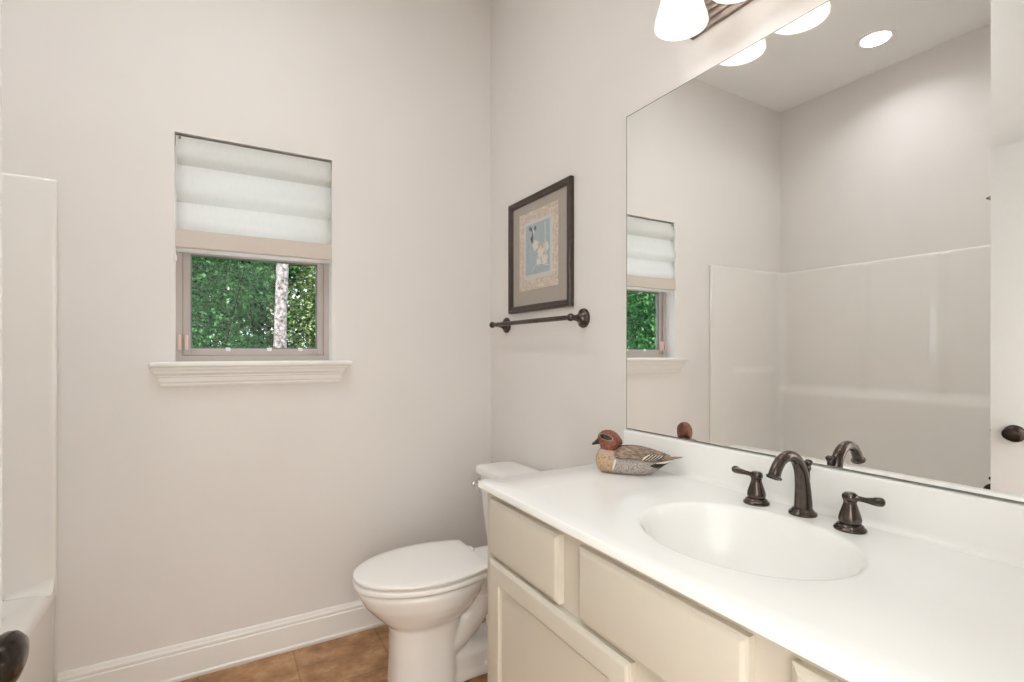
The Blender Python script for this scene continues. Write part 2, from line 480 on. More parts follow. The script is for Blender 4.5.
bm = bmesh.new(); lathe(bm, [(0.0005, -0.003), (0.004, -0.003), (0.004, 0.003), (0.0005, 0.003)], 12, frame_mtx((SX0+0.013, YB+0.004, 2.019), (0, -1, 0)))
obj('cord_eyelet', T(bm, off), M['gasket'], shade)

# ------------------------------------------------------------------ outdoors
struct(sbox('floor_garden', (-9, 7, YB+0.15, 12, -0.35, -0.3), M['soil']))
def shrub(name, label, cat, x, y, rx, ry, zc, rz_, nleaf, lm, size):
    t = thing(name, label, cat, (x, y, -0.3), group=None)
    bm = bmesh.new()
    blobs = [(random.uniform(-.7, .7)*rx, random.uniform(-.6, .6)*ry, zc+random.uniform(-.75, .75)*rz_, random.uniform(.25, .5)) for _ in range(44)]
    for k in range(nleaf):
        bx, by, bz, br = random.choice(blobs)
        u = Vector((random.gauss(0, 1), random.gauss(0, 1), random.gauss(0, 1))).normalized()
        rr = br*random.random()**0.4
        p = Vector((bx+u.x*rr, by+u.y*rr, bz+u.z*rr))
        d = (u+Vector((random.gauss(0, .6), random.gauss(0, .6), random.gauss(0, .6)-.3))).normalized()
        mt = frame_mtx(p, d)
        s = size*random.uniform(.6, 1.25); w = s*random.uniform(.32, .5)
        q = [(0, 0, 0), (w, 0.12*s, s*.45), (0, 0.0, s), (-w, 0.12*s, s*.45)]
        v = [bm.verts.new(mt @ Vector(a)) for a in q]
        bm.faces.new((v[0], v[1], v[2])); bm.faces.new((v[0], v[2], v[3]))
    me = bpy.data.meshes.new('foliage'); bm.to_mesh(me); bm.free(); me.materials.append(lm)
    o = bpy.data.objects.new('foliage', me); COL.objects.link(o); o.parent = t
    bm = bmesh.new()
    for bx, by, bz, br in blobs[:9]:
        tube(bm, [(random.uniform(-.1, .1), random.uniform(-.1, .1), 0), (bx*.4, by*.4, bz*.5), (bx, by, bz)], [0.02, 0.010, 0.003], n=6, k=3)
    obj('branches', bm, M['twig'], t)
    return t
shrub('shrub', 'dense deep green shrub straight outside the window, left of the pale trunk', 'shrub', -0.18, 6.3, 0.72, 0.33, 1.9, 1.5, 34000, M['leaf_a'], 0.042)
shrub('shrub', 'olive green loose shrub outside the window, right of the pale trunk', 'shrub', 1.10, 5.75, 0.42, 0.26, 1.9, 1.5, 26000, M['leaf_b'], 0.04)
shrub('shrub', 'deep green shrub seen in the mirror through the window', 'shrub', -3.3, 5.3, 0.9, 0.4, 1.9, 1.5, 26000, M['leaf_a'], 0.05)
shrub('shrub', 'green shrub beyond the window, between the dense one and the mirrored one', 'shrub', -1.7, 6.0, 0.9, 0.5, 1.9, 1.5, 6000, M['leaf_a'], 0.08)
shrub('shrub', 'tall green shrub in the back row behind the pale trunk', 'shrub', 0.5, 7.6, 1.2, 0.6, 2.0, 1.7, 20000, M['leaf_a'], 0.09)
shrub('shrub', 'tall green shrub in the back row behind the mirrored one', 'shrub', -4.6, 7.2, 1.2, 0.6, 2.0, 1.7, 20000, M['leaf_a'], 0.09)
tr = thing('tree', 'slim tree with pale blotchy bark standing outside the window', 'tree', (0.48, 5.0, -0.3))
bm = bmesh.new()
tube(bm, [(0.02, 0, 0), (0.0, 0, 0.8), (-0.005, 0.01, 1.7), (0.012, 0, 2.3), (0.0, 0.02, 3.2), (0.05, 0, 4.6)], [0.085, 0.066, 0.053, 0.052, 0.048, 0.04], n=18, k=8)
obj('trunk', bm, M['bark'], tr)
bm = bmesh.new()
for k in range(900):
    p = Vector((random.gauss(0, .7), random.gauss(0, .6), 4.3+random.gauss(0, .45)))
    mt = frame_mtx(p, (random.gauss(0, 1), random.gauss(0, 1), random.gauss(-.4, 1)))
    s = 0.1; v = [bm.verts.new(mt @ Vector(a)) for a in ((0, 0, 0), (.04, .01, s*.45), (0, 0, s), (-.04, .01, s*.45))]
    bm.faces.new((v[0], v[1], v[2])); bm.faces.new((v[0], v[2], v[3]))
obj('crown', bm, M['leaf_b'], tr)

# ------------------------------------------------------------------ bathtub with its surround
tub = thing('bathtub', 'white fibreglass tub and shower surround in the alcove, seen in the mirror', 'bathtub', (-0.87, 1.5, 0))
toff = Vector((0.87, -1.5, 0))
TX0, TX1, TY0, TY1, RZ = XL+0.004, -0.479, 0.793, YB-0.004, 0.42
bm = bmesh.new()
cx, cy = (TX0+TX1)/2, (TY0+TY1)/2; hx, hy = (TX1-TX0)/2, (TY1-TY0)/2
def tubring(i, r, z, dx=0.0): return rrect(cx+dx, cy, hx-i, hy-i, r, z, 6)
loft(bm, [tubring(0.012, 0.004, 0.0), tubring(0.006, 0.004, 0.05), tubring(0.0, 0.004, RZ-0.03), tubring(0.002, 0.006, RZ-0.012), tubring(0.012, 0.014, RZ-0.001),
          tubring(0.03, 0.03, RZ+0.001), tubring(0.075, 0.09, RZ), tubring(0.09, 0.10, RZ-0.008), tubring(0.10, 0.10, RZ-0.03),
          tubring(0.125, 0.11, 0.2), tubring(0.15, 0.12, 0.09), tubring(0.19, 0.13, 0.07), tubring(0.24, 0.12, 0.066)])
obj('tub_basin', T(bm, toff), M['acrylic'], tub, angle=50)
# one-piece wall surround: path along the three walls with rounded corners and rolled front flanges
ST = 1.80
sx, ya, yb_ = TX0+0.007, TY1-0.009, TY0+0.009
def arcp(cx, cy, r, a0, a1, n=8): return [(cx+r*math.cos(math.radians(a0+(a1-a0)*i/n)), cy+r*math.sin(math.radians(a0+(a1-a0)*i/n))) for i in range(n+1)]
r = 0.06
path = []            # x, y, nx, ny (inward), s tag
def seg(x0, y0, x1, y1, n, nrm):
    for i in range(n): path.append((x0+(x1-x0)*i/n, y0+(y1-y0)*i/n)+nrm)
FLG = ((-0.474, 0.0002), (-0.4755, 0.003), (-0.479, 0.0055), (-0.484, 0.007), (-0.491, 0.0075), (-0.500, 0.007), (-0.512, 0.0065))
# back-wall flange roll (front edge at x=-0.468 caulk line, rolled bead at -0.487)
for x, d in FLG:
    path.append((x, TY1+0.0005-d, 0, -1))
seg(-0.53, ya+0.002, -0.60, ya, 3, (0, -1))
seg(-0.62, ya, sx+r, ya, 26, (0, -1))
for i, (x, y) in enumerate(arcp(sx+r, ya-r, r, 90, 180)):
    a = math.radians(90+90*i/8); path.append((x, y, -math.cos(a), -math.sin(a)))
seg(sx, ya-r-0.01, sx, yb_+r+0.01, 60, (1, 0))
for i, (x, y) in enumerate(arcp(sx+r, yb_+r, r, 180, 270)):
    a = math.radians(180+90*i/8); path.append((x, y, -math.cos(a), -math.sin(a)))
seg(sx+r+0.01, yb_, -0.62, yb_, 20, (0, 1))
seg(-0.60, yb_, -0.53, yb_-0.002, 3, (0, 1))
for x, d in FLG[::-1]:
    path.append((x, TY0-0.0005+d, 0, 1))
def smooth(a, b, t):
    t = max(0, min(1, (t-a)/(b-a))); return t*t*(3-2*t)
def bumpd(x, y, z, nx, ny):
    d = 0.0
    if nx > 0.9:        # long rear wall: lower part stands out and forms a ledge; vertical ribs above
        d += 0.022*(1-smooth(0.91, 0.99, z))
        up = smooth(0.97, 1.0, z)
        for yr in (1.655, 1.247):
            d += up*0.008*(smooth(yr-0.012, yr+0.012, y)-smooth(yr+0.03, yr+0.09, y))
        d += up*0.0015*math.sin(9*y+5*z)*math.sin(7*z+2*y)
    elif ny < -0.9 and x < -0.62:   # end wall by the window: soap ledge
        k = smooth(-0.62, -0.76, x)*smooth(-1.24, -1.10, x)
        d += k*0.011*(1-smooth(1.07, 1.11, z))*smooth(0.55, 1.05, z)
        d += 0.0015*math.sin(11*x+4*z)*math.sin(8*z)*smooth(-0.62, -0.7, x)
    elif ny > 0.9 and x < -0.62:
        k = smooth(-0.64, -0.70, x)*smooth(-1.20, -1.14, x)
        d += k*0.02*(1-smooth(1.085, 1.11, z))*smooth(0.7, 0.8, z)
    elif nx > 0.1:
        d += nx*0.022*(1-smooth(0.91, 0.99, z))*nx
    return d
zs = [RZ-0.02+i*(ST-0.012-RZ+0.02)/90 for i in range(91)]
bm = bmesh.new()
rows = []
for z in zs:
    rows.append([(x+nx*bumpd(x, y, z, nx, ny), y+ny*bumpd(x, y, z, nx, ny), z) for x, y, nx, ny in path])
for k, (dz, back) in enumerate(((-0.006, 0.001), (-0.002, 0.003), (0.0, 0.007))):   # rounded top lip
    rows.append([(x-nx*back, y-ny*back, ST+dz) for x, y, nx, ny in path])
back = [[(min(max(x-nx*0.03, TX0), -0.474), min(max(y-ny*0.03, TY0), TY1), ST) for x, y, nx, ny in path],
        [(min(max(x-nx*0.03, TX0), -0.474), min(max(y-ny*0.03, TY0), TY1), RZ-0.02) for x, y, nx, ny in path]]
loft(bm, rows+back, False, False, closed=False)
# the flange sweeps down into the tub rim in a curve
for v in bm.verts:
    pass
obj('wall_surround', T(bm, toff), M['acrylic'], tub, angle=50)
# curved gussets where flange meets the front rim (both ends)
for yy, sg in ((TY1, -1), (TY0, 1)):
    bm = bmesh.new()
    rings = []
    for x, fr_ in ((-0.4795, 0.040), (-0.482, 0.043), (-0.520, 0.034), (-0.600, 0.012)):
        rr_ = [(x, yy, RZ-0.005), (x, yy, RZ+fr_)]
        for k in range(13):
            a = math.radians(90*k/12)
            rr_.append((x, yy+sg*(0.008+fr_-fr_*math.cos(a)), RZ+fr_-fr_*math.sin(a)))
        rr_.append((x, yy+sg*(0.0085+fr_), RZ-0.005))
        rings.append(rr_)
    loft(bm, rings)
    obj('flange_gusset', T(bm, toff), M['acrylic'], tub, angle=50)
bm = bmesh.new(); lathe(bm, [(0.001, 0), (0.03, 0), (0.03, 0.003), (0.022, 0.005), (0.001, 0.004)], 24, Matrix.Translation((-0.87, 1.02, 0.066)))
obj('tub_drain', T(bm, toff), M['bronze'], tub)
# fittings on the plumbing wall
sh = thing('shower_head', 'dark bronze shower head peeking past the door edge in the mirror', 'shower head', (-0.87, 0.789, 1.965))
bm = bmesh.new(); lathe(bm, [(0.001, 0.001), (0.032, 0.001), (0.028, 0.008), (0.012, 0.014), (0.001, 0.014)], 24, frame_mtx((0, 0, 0.06), (0, 1, 0)))
obj('wall_flange', bm, M['knob'], sh)
bm = bmesh.new(); tube(bm, [(0, 0.005, 0.06), (0, 0.045, 0.065), (0, 0.085, 0.05), (0, 0.112, 0.022)], [0.009]*4, n=12)
obj('shower_arm', bm, M['knob'], sh)
bm = bmesh.new(); lathe(bm, [(0.001, -0.002), (0.012, 0), (0.014, 0.015), (0.02, 0.03), (0.034, 0.05), (0.036, 0.058), (0.001, 0.058)], 24, frame_mtx((0, 0.110, 0.024), (0, 0.55, -0.83)))
obj('spray_head', bm, M['knob'], sh)
tv = thing('tub_valve', 'dark round tub valve with a lever on the plumbing wall behind the door', 'tub faucet', (-0.87, 0.817, 0.85))
bm = bmesh.new(); lathe(bm, [(0.001, -0.003), (0.075, -0.003), (0.07, 0.006), (0.03, 0.012), (0.026, 0.05), (0.02, 0.056), (0.001, 0.056)], 28, frame_mtx((0, 0, 0), (0, 1, 0)))
obj('trim_plate', bm, M['knob'], tv)
bm = bmesh.new(); tube(bm, [(0, 0.045, 0), (0, 0.075, -0.005), (0, 0.11, -0.008), (0, 0.127, -0.008)], [0.012, 0.009, 0.008, 0.006], n=10)
obj('lever', bm, M['knob'], tv)
sp = thing('tub_spout', 'dark bronze tub spout low on the plumbing wall behind the door', 'tub faucet', (-0.87, 0.817, 0.57))
bm = bmesh.new(); tube(bm, [(0, -0.003, 0.0), (0, 0.05, 0.0), (0, 0.095, -0.002), (0, 0.128, -0.012), (0, 0.14, -0.035)], [0.026, 0.026, 0.025, 0.022, 0.018], n=18)
obj('spout_body', bm, M['knob'], sp)
bm = bmesh.new(); lathe(bm, [(0.004, 0.018), (0.006, 0.03), (0.012, 0.036), (0.012, 0.044), (0.001, 0.048)], 14, Matrix.Translation((0, 0.122, 0.0)))
obj('diverter_knob', bm, M['knob'], sp)

# recessed light over the tub
dl = thing('recessed_light', 'round white recessed ceiling light over the bathtub, seen in the mirror', 'ceiling light', (DLX, DLY, ZC))
bm = bmesh.new()
lathe(bm, [(0.072, 0.02), (0.073, 0.0), (0.078, -0.004), (0.094, -0.004), (0.096, 0.0), (0.076, -0.0005), (0.0755, 0.02)], 48, cap0=False, cap1=False)
obj('trim_ring', bm, M['trim'], dl)
bm = bmesh.new(); lathe(bm, [(0.001, 0.012), (0.05, 0.011), (0.0745, 0.014), (0.0745, 0.018), (0.001, 0.02)], 48)
obj('lens', bm, M['lens'], dl)
ld = bpy.data.lights.new('downlight_lamp', 'AREA'); ld.shape = 'DISK'; ld.size = 0.13; ld.energy = DOWN; ld.spread = math.radians(135); ld.color = (0.96, 0.96, 1.0)
lo = bpy.data.objects.new('downlight_lamp', ld); COL.objects.link(lo); lo.location = (0, 0, -0.006); lo.parent = dl

# fill lamp added behind the camera; the hall bounces it through the doorway
ld = bpy.data.lights.new('hall_fill', 'AREA'); ld.shape = 'RECTANGLE'; ld.size = 0.6; ld.size_y = 0.12; ld.energy = HALL_FILL; ld.color = (0.895, 0.957, 1.0)
lo = bpy.data.objects.new('hall_fill', ld); COL.objects.link(lo); lo.location = (0.1, -0.22, 2.25); lo.rotation_euler = (math.radians(-75), 0, 0)   # shines back into the hall
fl_ = thing('fill_light', 'added round white fill light on the bathroom ceiling, out of view', 'ceiling light', (0.02, 1.30, ZC))  # unseen fixture added to stand in for flash bounced off the ceiling
bm = bmesh.new(); lathe(bm, [(0.001, 0), (0.21, 0), (0.21, -0.03), (0.2, -0.034), (0.19, -0.03), (0.001, -0.03)], 48)
obj('pan', bm, M['trim'], fl_)
bm = bmesh.new(); lathe(bm, [(0.19, -0.031), (0.186, -0.045), (0.15, -0.058), (0.09, -0.066), (0.001, -0.069)], 48, cap0=False)
obj('diffuser', bm, M['lens'], fl_)
ld = bpy.data.lights.new('fill_lamp', 'AREA'); ld.shape = 'DISK'; ld.size = 0.36; ld.energy = CEIL_FILL; ld.color = (0.895, 0.957, 1.0)
lo = bpy.data.objects.new('fill_lamp', ld); COL.objects.link(lo); lo.location = (0, 0, -0.072); lo.parent = fl_


# ------------------------------------------------------------------ door, opened flat against the entry wall
dr = struct(thing('door_1', 'white panelled bathroom door standing open at the left', 'door', (0, 0, 0.01)))
DW, DH, DT = 0.755, 1.985, 0.035       # local: x thickness 0..DT (face at DT), y width, z height
DA = math.radians(-8)
_e = Matrix.Rotation(DA, 3, 'Z') @ Vector((DT, DW, 0))
dr.location = (-0.2036-_e.x, 0.748-_e.y, 0.01); dr.rotation_euler = (0, 0, DA)
del dr['label'], dr['category']
bm = bmesh.new()
def panel_face(bm, y0, y1, z0, z1, panels, x):
    """door face at x with sunk, raised-field panels"""
    ys = [y0, panels[0][0], panels[0][1], y1]
    zz = [z0]+[v for p in panels for v in (p[2], p[3])]+[z1]
    G = [[bm.verts.new((x, y, z)) for z in zz] for y in ys]
    for i in range(3):
        for j in range(len(zz)-1):
            if i == 1 and j % 2 == 1:
                a, b, c, d = ys[1], ys[2], zz[j], zz[j+1]
                R = [[G[1][j], G[2][j], G[2][j+1], G[1][j+1]]]
                for ins, dep in ((0.006, 0.0), (0.012, 0.006), (0.022, 0.009), (0.034, 0.0095), (0.060, 0.003), (0.066, 0.002)):
                    R.append([bm.verts.new((x-dep, yy, z_)) for yy, z_ in ((a+ins, c+ins), (b-ins, c+ins), (b-ins, d-ins), (a+ins, d-ins))])
                for p, q in zip(R, R[1:]):
                    for k in range(4): bm.faces.new((p[k], p[(k+1) % 4], q[(k+1) % 4], q[k]))
                bm.faces.new(R[-1])
            else:
                bm.faces.new((G[i][j], G[i+1][j], G[i+1][j+1], G[i][j+1]))
    per = [G[i][0] for i in range(4)]+[G[3][j] for j in range(1, len(zz))]+[G[i][-1] for i in (2, 1, 0)]+[G[0][j] for j in range(len(zz)-2, 0, -1)]
    bk = [bm.verts.new((0, v.co.y, v.co.z)) for v in per]
    n = len(per)
    for k in range(n): bm.faces.new((per[k], per[(k+1) % n], bk[(k+1) % n], bk[k]))
    bm.faces.new(bk)
panel_face(bm, 0, DW, 0, DH, [(0.105, DW-0.105, 0.22, 0.80), (0.105, DW-0.105, 0.98, 1.87)], DT)
obj('door_leaf', bm, M['door'], dr, angle=30)
kn = bmesh.new()
kz, ky = 0.915-0.01, DW-0.066
lathe(kn, [(0.001, 0), (0.031, 0), (0.032, 0.003), (0.029, 0.007), (0.018, 0.010), (0.0125, 0.012), (0.0115, 0.016), (0.013, 0.019)], 28, frame_mtx((DT, ky, kz), (1, 0, 0)))
rs = obj('knob_rosette', kn, M['knob'], dr)
bm = bmesh.new()
lathe(bm, [(0.010, 0.014), (0.017, 0.0165), (0.0235, 0.0215), (0.0265, 0.027), (0.0262, 0.033), (0.0215, 0.039), (0.012, 0.0428), (0.001, 0.044)], 28, frame_mtx((DT, ky, kz), (1, 0, 0)), sx=1.22, sy=1.0)
obj('door_knob', bm, M['knob'], dr)
for z in (0.2, 1.0, 1.8):
    bm = bmesh.new(); lathe(bm, [(0.001, -0.045), (0.006, -0.045), (0.006, 0.045), (0.001, 0.045)], 12, Matrix.Translation((DT+0.006, -0.006, z)))
    obj('hinge', bm, M['knob'], dr)
bm = bmesh.new(); box(bm, 0.006, DT-0.006, DW-0.001, DW+0.0012, kz-0.029, kz+0.029)
obj('latch_plate', bm, M['knob'], dr)

# ------------------------------------------------------------------ vanity cabinet
VY0, VY1 = 0.012, 1.2535                  # right and left ends
XF = 0.648                               # face frame plane
cab = thing('vanity_cabinet', 'cream painted vanity cabinet with doors and drawer fronts under the white top', 'cabinet', (XR, 0.633, 0))
co = Vector((-XR, -0.633, 0))
bm = bmesh.new()
TK = 0.10
box(bm, XF, XF+0.019, VY0, VY1, TK, 0.844)                       # face frame
box(bm, XF+0.06, XF+0.075, VY0+0.02, VY1-0.02, 0, TK)            # toe board
for y in (VY0, VY1-0.018):
    pf = [(XF+0.0195, TK), (XF+0.0195, 0.844), (XR-0.003, 0.844), (XR-0.003, 0), (XF+0.06, 0), (XF+0.06, TK)]
    loft(bm, [[(x, yy, z) for x, z in pf] for yy in (y, y+0.018)])
box(bm, XF+0.02, XR-0.010, VY0+0.0185, VY1-0.0185, TK, TK+0.018)  # bottom
box(bm, XR-0.0095, XR-0.003, VY0+0.0185, VY1-0.0185, 0.02, 0.844)  # back
obj('carcass', T(bm, co), M['cabinet'], cab, smooth=False)
def front_slab(y0, y1, z0, z1, steps):
    """front lying on the face frame, outline y0..y1 z0..z1; steps = (inset, x position)"""
    bm = bmesh.new()
    rings = []
    for ins, x in steps:
        rings.append([(x, y0+ins, z0+ins), (x, y1-ins, z0+ins), (x, y1-ins, z1-ins), (x, y0+ins, z1-ins)])
    loft(bm, rings)
    return bm
EDGE = [(0, XF), (0, XF-0.012), (0.001, XF-0.0135), (0.0045, XF-0.0145), (0.0065, XF-0.0165), (0.010, XF-0.0185), (0.012, XF-0.019)]
for nm, y0, y1, lab in (('drawer', 0.892, 1.212, None), ('false_front', 0.440, 0.822, 'wide fixed panel under the basin'), ('drawer', 0.060, 0.379, None)):
    o = obj(nm, T(front_slab(y0, y1, 0.672, 0.823, EDGE), co), M['cabinet'], cab, angle=18)
    if lab: o['label'] = lab
DOOR = EDGE+[(0.052, XF-0.019), (0.0535, XF-0.0185), (0.056, XF-0.0150), (0.060, XF-0.0125), (0.063, XF-0.0115)]
for y0, y1 in ((0.672, 1.212), (0.060, 0.594)):
    obj('door', T(front_slab(y0, y1, 0.125, 0.662, DOOR), co), M['cabinet'], cab, angle=18)

# ------------------------------------------------------------------ vanity top: slab with moulded oval basin
top = thing('countertop', 'glossy white vanity countertop with a moulded oval basin', 'countertop', (0.9, 0.633, 0.8445))
to = Vector((-0.9, -0.633, -0.8445))
CX0, CX1, CY0, CY1, CZ = 0.6200, XR-0.002, 0.004, 1.2575, 0.863
BX, BY, BA, BB = 0.886, 0.632, 0.172, 0.205
N = 160
ri = 0.0035
rc = (CX0+ri, CX1, CY0+ri, CY1-ri, BX, BY)
A = ang_list(*rc, N)
def ell(k, z, dx=0.0): return [(BX+dx+BA*k*math.cos(a), BY+BB*k*math.sin(a), z) for a in A]
# angles -> same ray for rectangle points
def rectring(i, z):
    c = (CX0+i, CX1, CY0+i, CY1-i, BX, BY)
    out = []
    for a in A:
        x, y = rectpt(a, *rc)
        # move outward by (ri-i) on the free sides
        if abs(x-rc[0]) < 1e-6: x = CX0+i
        if abs(y-rc[2]) < 1e-6: y = CY0+i
        if abs(y-rc[3]) < 1e-6: y = CY1-i
        out.append((x, y, z))
    return out
rings = [rectring(0.05, 0.8445), rectring(0.0, 0.8445), rectring(0.0, CZ-ri), rectring(0.3*ri, CZ-0.3*ri), rectring(ri, CZ)]
R0 = rectring(ri, CZ)
def ell_ray(k):     # ellipse point at scale k along angle param a
    return [(BX+BA*k*math.cos(a), BY+BB*k*math.sin(a)) for a in A]
for t in (0.35, 0.7):
    E1 = ell_ray(1.06)
    rings.append([(p[0]*(1-t)+q[0]*t, p[1]*(1-t)+q[1]*t, CZ) for p, q in zip(R0, E1)])
for k, dz in ((1.06, 0), (1.035, -0.0004), (1.02, -0.0014), (1.007, -0.0036), (0.992, -0.008), (0.965, -0.018), (0.935, -0.034), (0.895, -0.056), (0.84, -0.080), (0.76, -0.104),
              (0.65, -0.125), (0.50, -0.141), (0.34, -0.150), (0.2, -0.154), (0.12, -0.1555)):
    dx = 0.0 if k > 1 else 0.02*(1-k)
    rings.append([(x+dx, y, CZ+dz) for x, y in ell_ray(k)])
bm = bmesh.new()
loft(bm, rings, False, True)
obj('sink_slab', T(bm, to), M['marble'], top, angle=50)
bm = bmesh.new()
bs = [(XR-0.002, 0.8631), (XR-0.036, 0.8631), (XR-0.0295, 0.8640), (XR-0.0250, 0.8665), (XR-0.0225, 0.871), (XR-0.0214, 0.878), (XR-0.021, 0.955), (XR-0.019, 0.9595), (XR-0.015, 0.961), (XR-0.002, 0.961)]
loft(bm, [[(x, y, z) for x, z in bs] for y in (CY0, CY1+0.002)])
obj('backsplash', T(bm, to), M['marble'], top, angle=40)
bm = bmesh.new(); lathe(bm, [(0.001, 0), (0.022, 0), (0.022, 0.0025), (0.016, 0.004), (0.014, 0.0025), (0.001, 0.005)], 28, Matrix.Translation((BX+0.018, BY, CZ-0.1548)))
obj('drain', T(bm, to), M['steel_drain'], top)

# ------------------------------------------------------------------ faucet
FX, FYc = 1.108, 0.637
fs = thing('faucet', 'dark bronze widespread faucet with arched spout and two lever handles', 'faucet', (FX, FYc, CZ))
bm = bmesh.new()
tube(bm, [(0.002, 0, 0.010), (0.0015, 0, 0.035), (-0.001, 0, 0.068), (-0.010, 0, 0.102), (-0.030, 0, 0.126), (-0.056, 0, 0.133), (-0.080, 0, 0.126), (-0.097, 0, 0.109), (-0.1035, 0, 0.0965)],
     [0.0185, 0.0172, 0.0152, 0.0134, 0.0122, 0.0117, 0.0114, 0.0116, 0.0124], n=24, k=6)
spout = obj('spout', bm, M['bronze'], fs, angle=60)
bm = bmesh.new()
lathe(bm, [(0.001, 0), (0.028, 0), (0.0285, 0.003), (0.027, 0.006), (0.0235, 0.008), (0.0225, 0.010), (0.0195, 0.014), (0.001, 0.015)], 32)
obj('escutcheon', bm, M['bronze'], spout)
bm = bmesh.new()
lathe(bm, [(0.001, 0.004), (0.0105, 0.003), (0.0130, 0.0), (0.0150, -0.001), (0.0158, -0.003), (0.0148, -0.0055), (0.0105, -0.0055), (0.0100, -0.001), (0.001, 0.001)], 28, frame_mtx((-0.1035, 0, 0.0965), (0.42, 0, 0.9)))
obj('outlet_ring', bm, M['bronze'], spout)
bm = bmesh.new()
lathe(bm, [(0.003, 0.015), (0.003, 0.092), (0.0045, 0.094), (0.0055, 0.099), (0.0045, 0.103), (0.0065, 0.106), (0.0085, 0.110), (0.0085, 0.114), (0.005, 0.117), (0.001, 0.1175)], 16, Matrix.Translation((0.0225, 0, 0)))
obj('lift_rod', bm, M['bronze'], fs)

def handle(x, y, s):
    def mv(bm):
        bmesh.ops.scale(bm, verts=bm.verts[:], vec=(0.95, 0.97, 0.94))
        return T(bm, Vector((x-FX, y-FYc, 0)))
    bm = bmesh.new()
    lathe(bm, [(0.0185, 0.0135), (0.0208, 0.018), (0.0212, 0.024), (0.0195, 0.032), (0.0160, 0.043), (0.0130, 0.053), (0.0118, 0.058), (0.0125, 0.060), (0.0122, 0.062), (0.001, 0.062)], 32)
    h = obj('handle', mv(bm), M['bronze'], fs)
    bm = bmesh.new()
    lathe(bm, [(0.001, 0), (0.0295, 0), (0.030, 0.003), (0.0285, 0.006), (0.0255, 0.008), (0.0245, 0.011), (0.0205, 0.014), (0.001, 0.0145)], 32)
    obj('escutcheon', mv(bm), M['bronze'], h)
    bm = bmesh.new()
    lathe(bm, [(0.001, 0.0605), (0.010, 0.0608), (0.0140, 0.065), (0.0150, 0.070), (0.0135, 0.0755), (0.009, 0.079), (0.004, 0.0795), (0.001, 0.0792)], 28)
    obj('cap', mv(bm), M['bronze'], h)
    bm = bmesh.new()
    tube(bm, [(0, s*0.008, 0.069), (0, s*0.019, 0.070), (-0.001, s*0.030, 0.0705), (-0.002, s*0.042, 0.0715), (-0.002, s*0.053, 0.073), (-0.002, s*0.061, 0.0742), (-0.002, s*0.0645, 0.0746)],
         [0.0080, 0.0062, 0.0064, 0.0084, 0.0104, 0.0086, 0.0015], n=16, k=5, sx=0.9, sy=1.0)
    obj('lever', mv(bm), M['bronze'], h, angle=60)
handle(1.094, 0.738, 1)
handle(1.094, 0.534, -1)

# ------------------------------------------------------------------ mirror
mr = thing('wall_mirror', 'large frameless rectangular wall mirror above the white vanity top', 'mirror', (XR, 0.64, 0.963))
MY0, MY1, MZ0, MZ1 = 0.028, 1.2625, 0.9635, 2.003
mo = Vector((-XR, -0.64, -0.963))
bm = bmesh.new(); box(bm, XR-0.0066, XR-0.0004, MY0, MY1, MZ0, MZ1)
obj('glass_edge', T(bm, mo), M['mirror_edge'], mr, smooth=False)
bm = bmesh.new()
vs = [bm.verts.new((XR-0.007, y, z)) for y, z in ((MY0+0.003, MZ0+0.003), (MY1-0.003, MZ0+0.003), (MY1-0.003, MZ1-0.003), (MY0+0.003, MZ1-0.003))]
bm.faces.new(vs)
v2 = [bm.verts.new((XR-0.0066, y, z)) for y, z in ((MY0+0.003, MZ0+0.003), (MY1-0.003, MZ0+0.003), (MY1-0.003, MZ1-0.003), (MY0+0.003, MZ1-0.003))]
for k in range(4): bm.faces.new((vs[k], vs[(k+1) % 4], v2[(k+1) % 4], v2[k]))
obj('mirror_face', T(bm, mo), M['mirror'], mr, smooth=False)

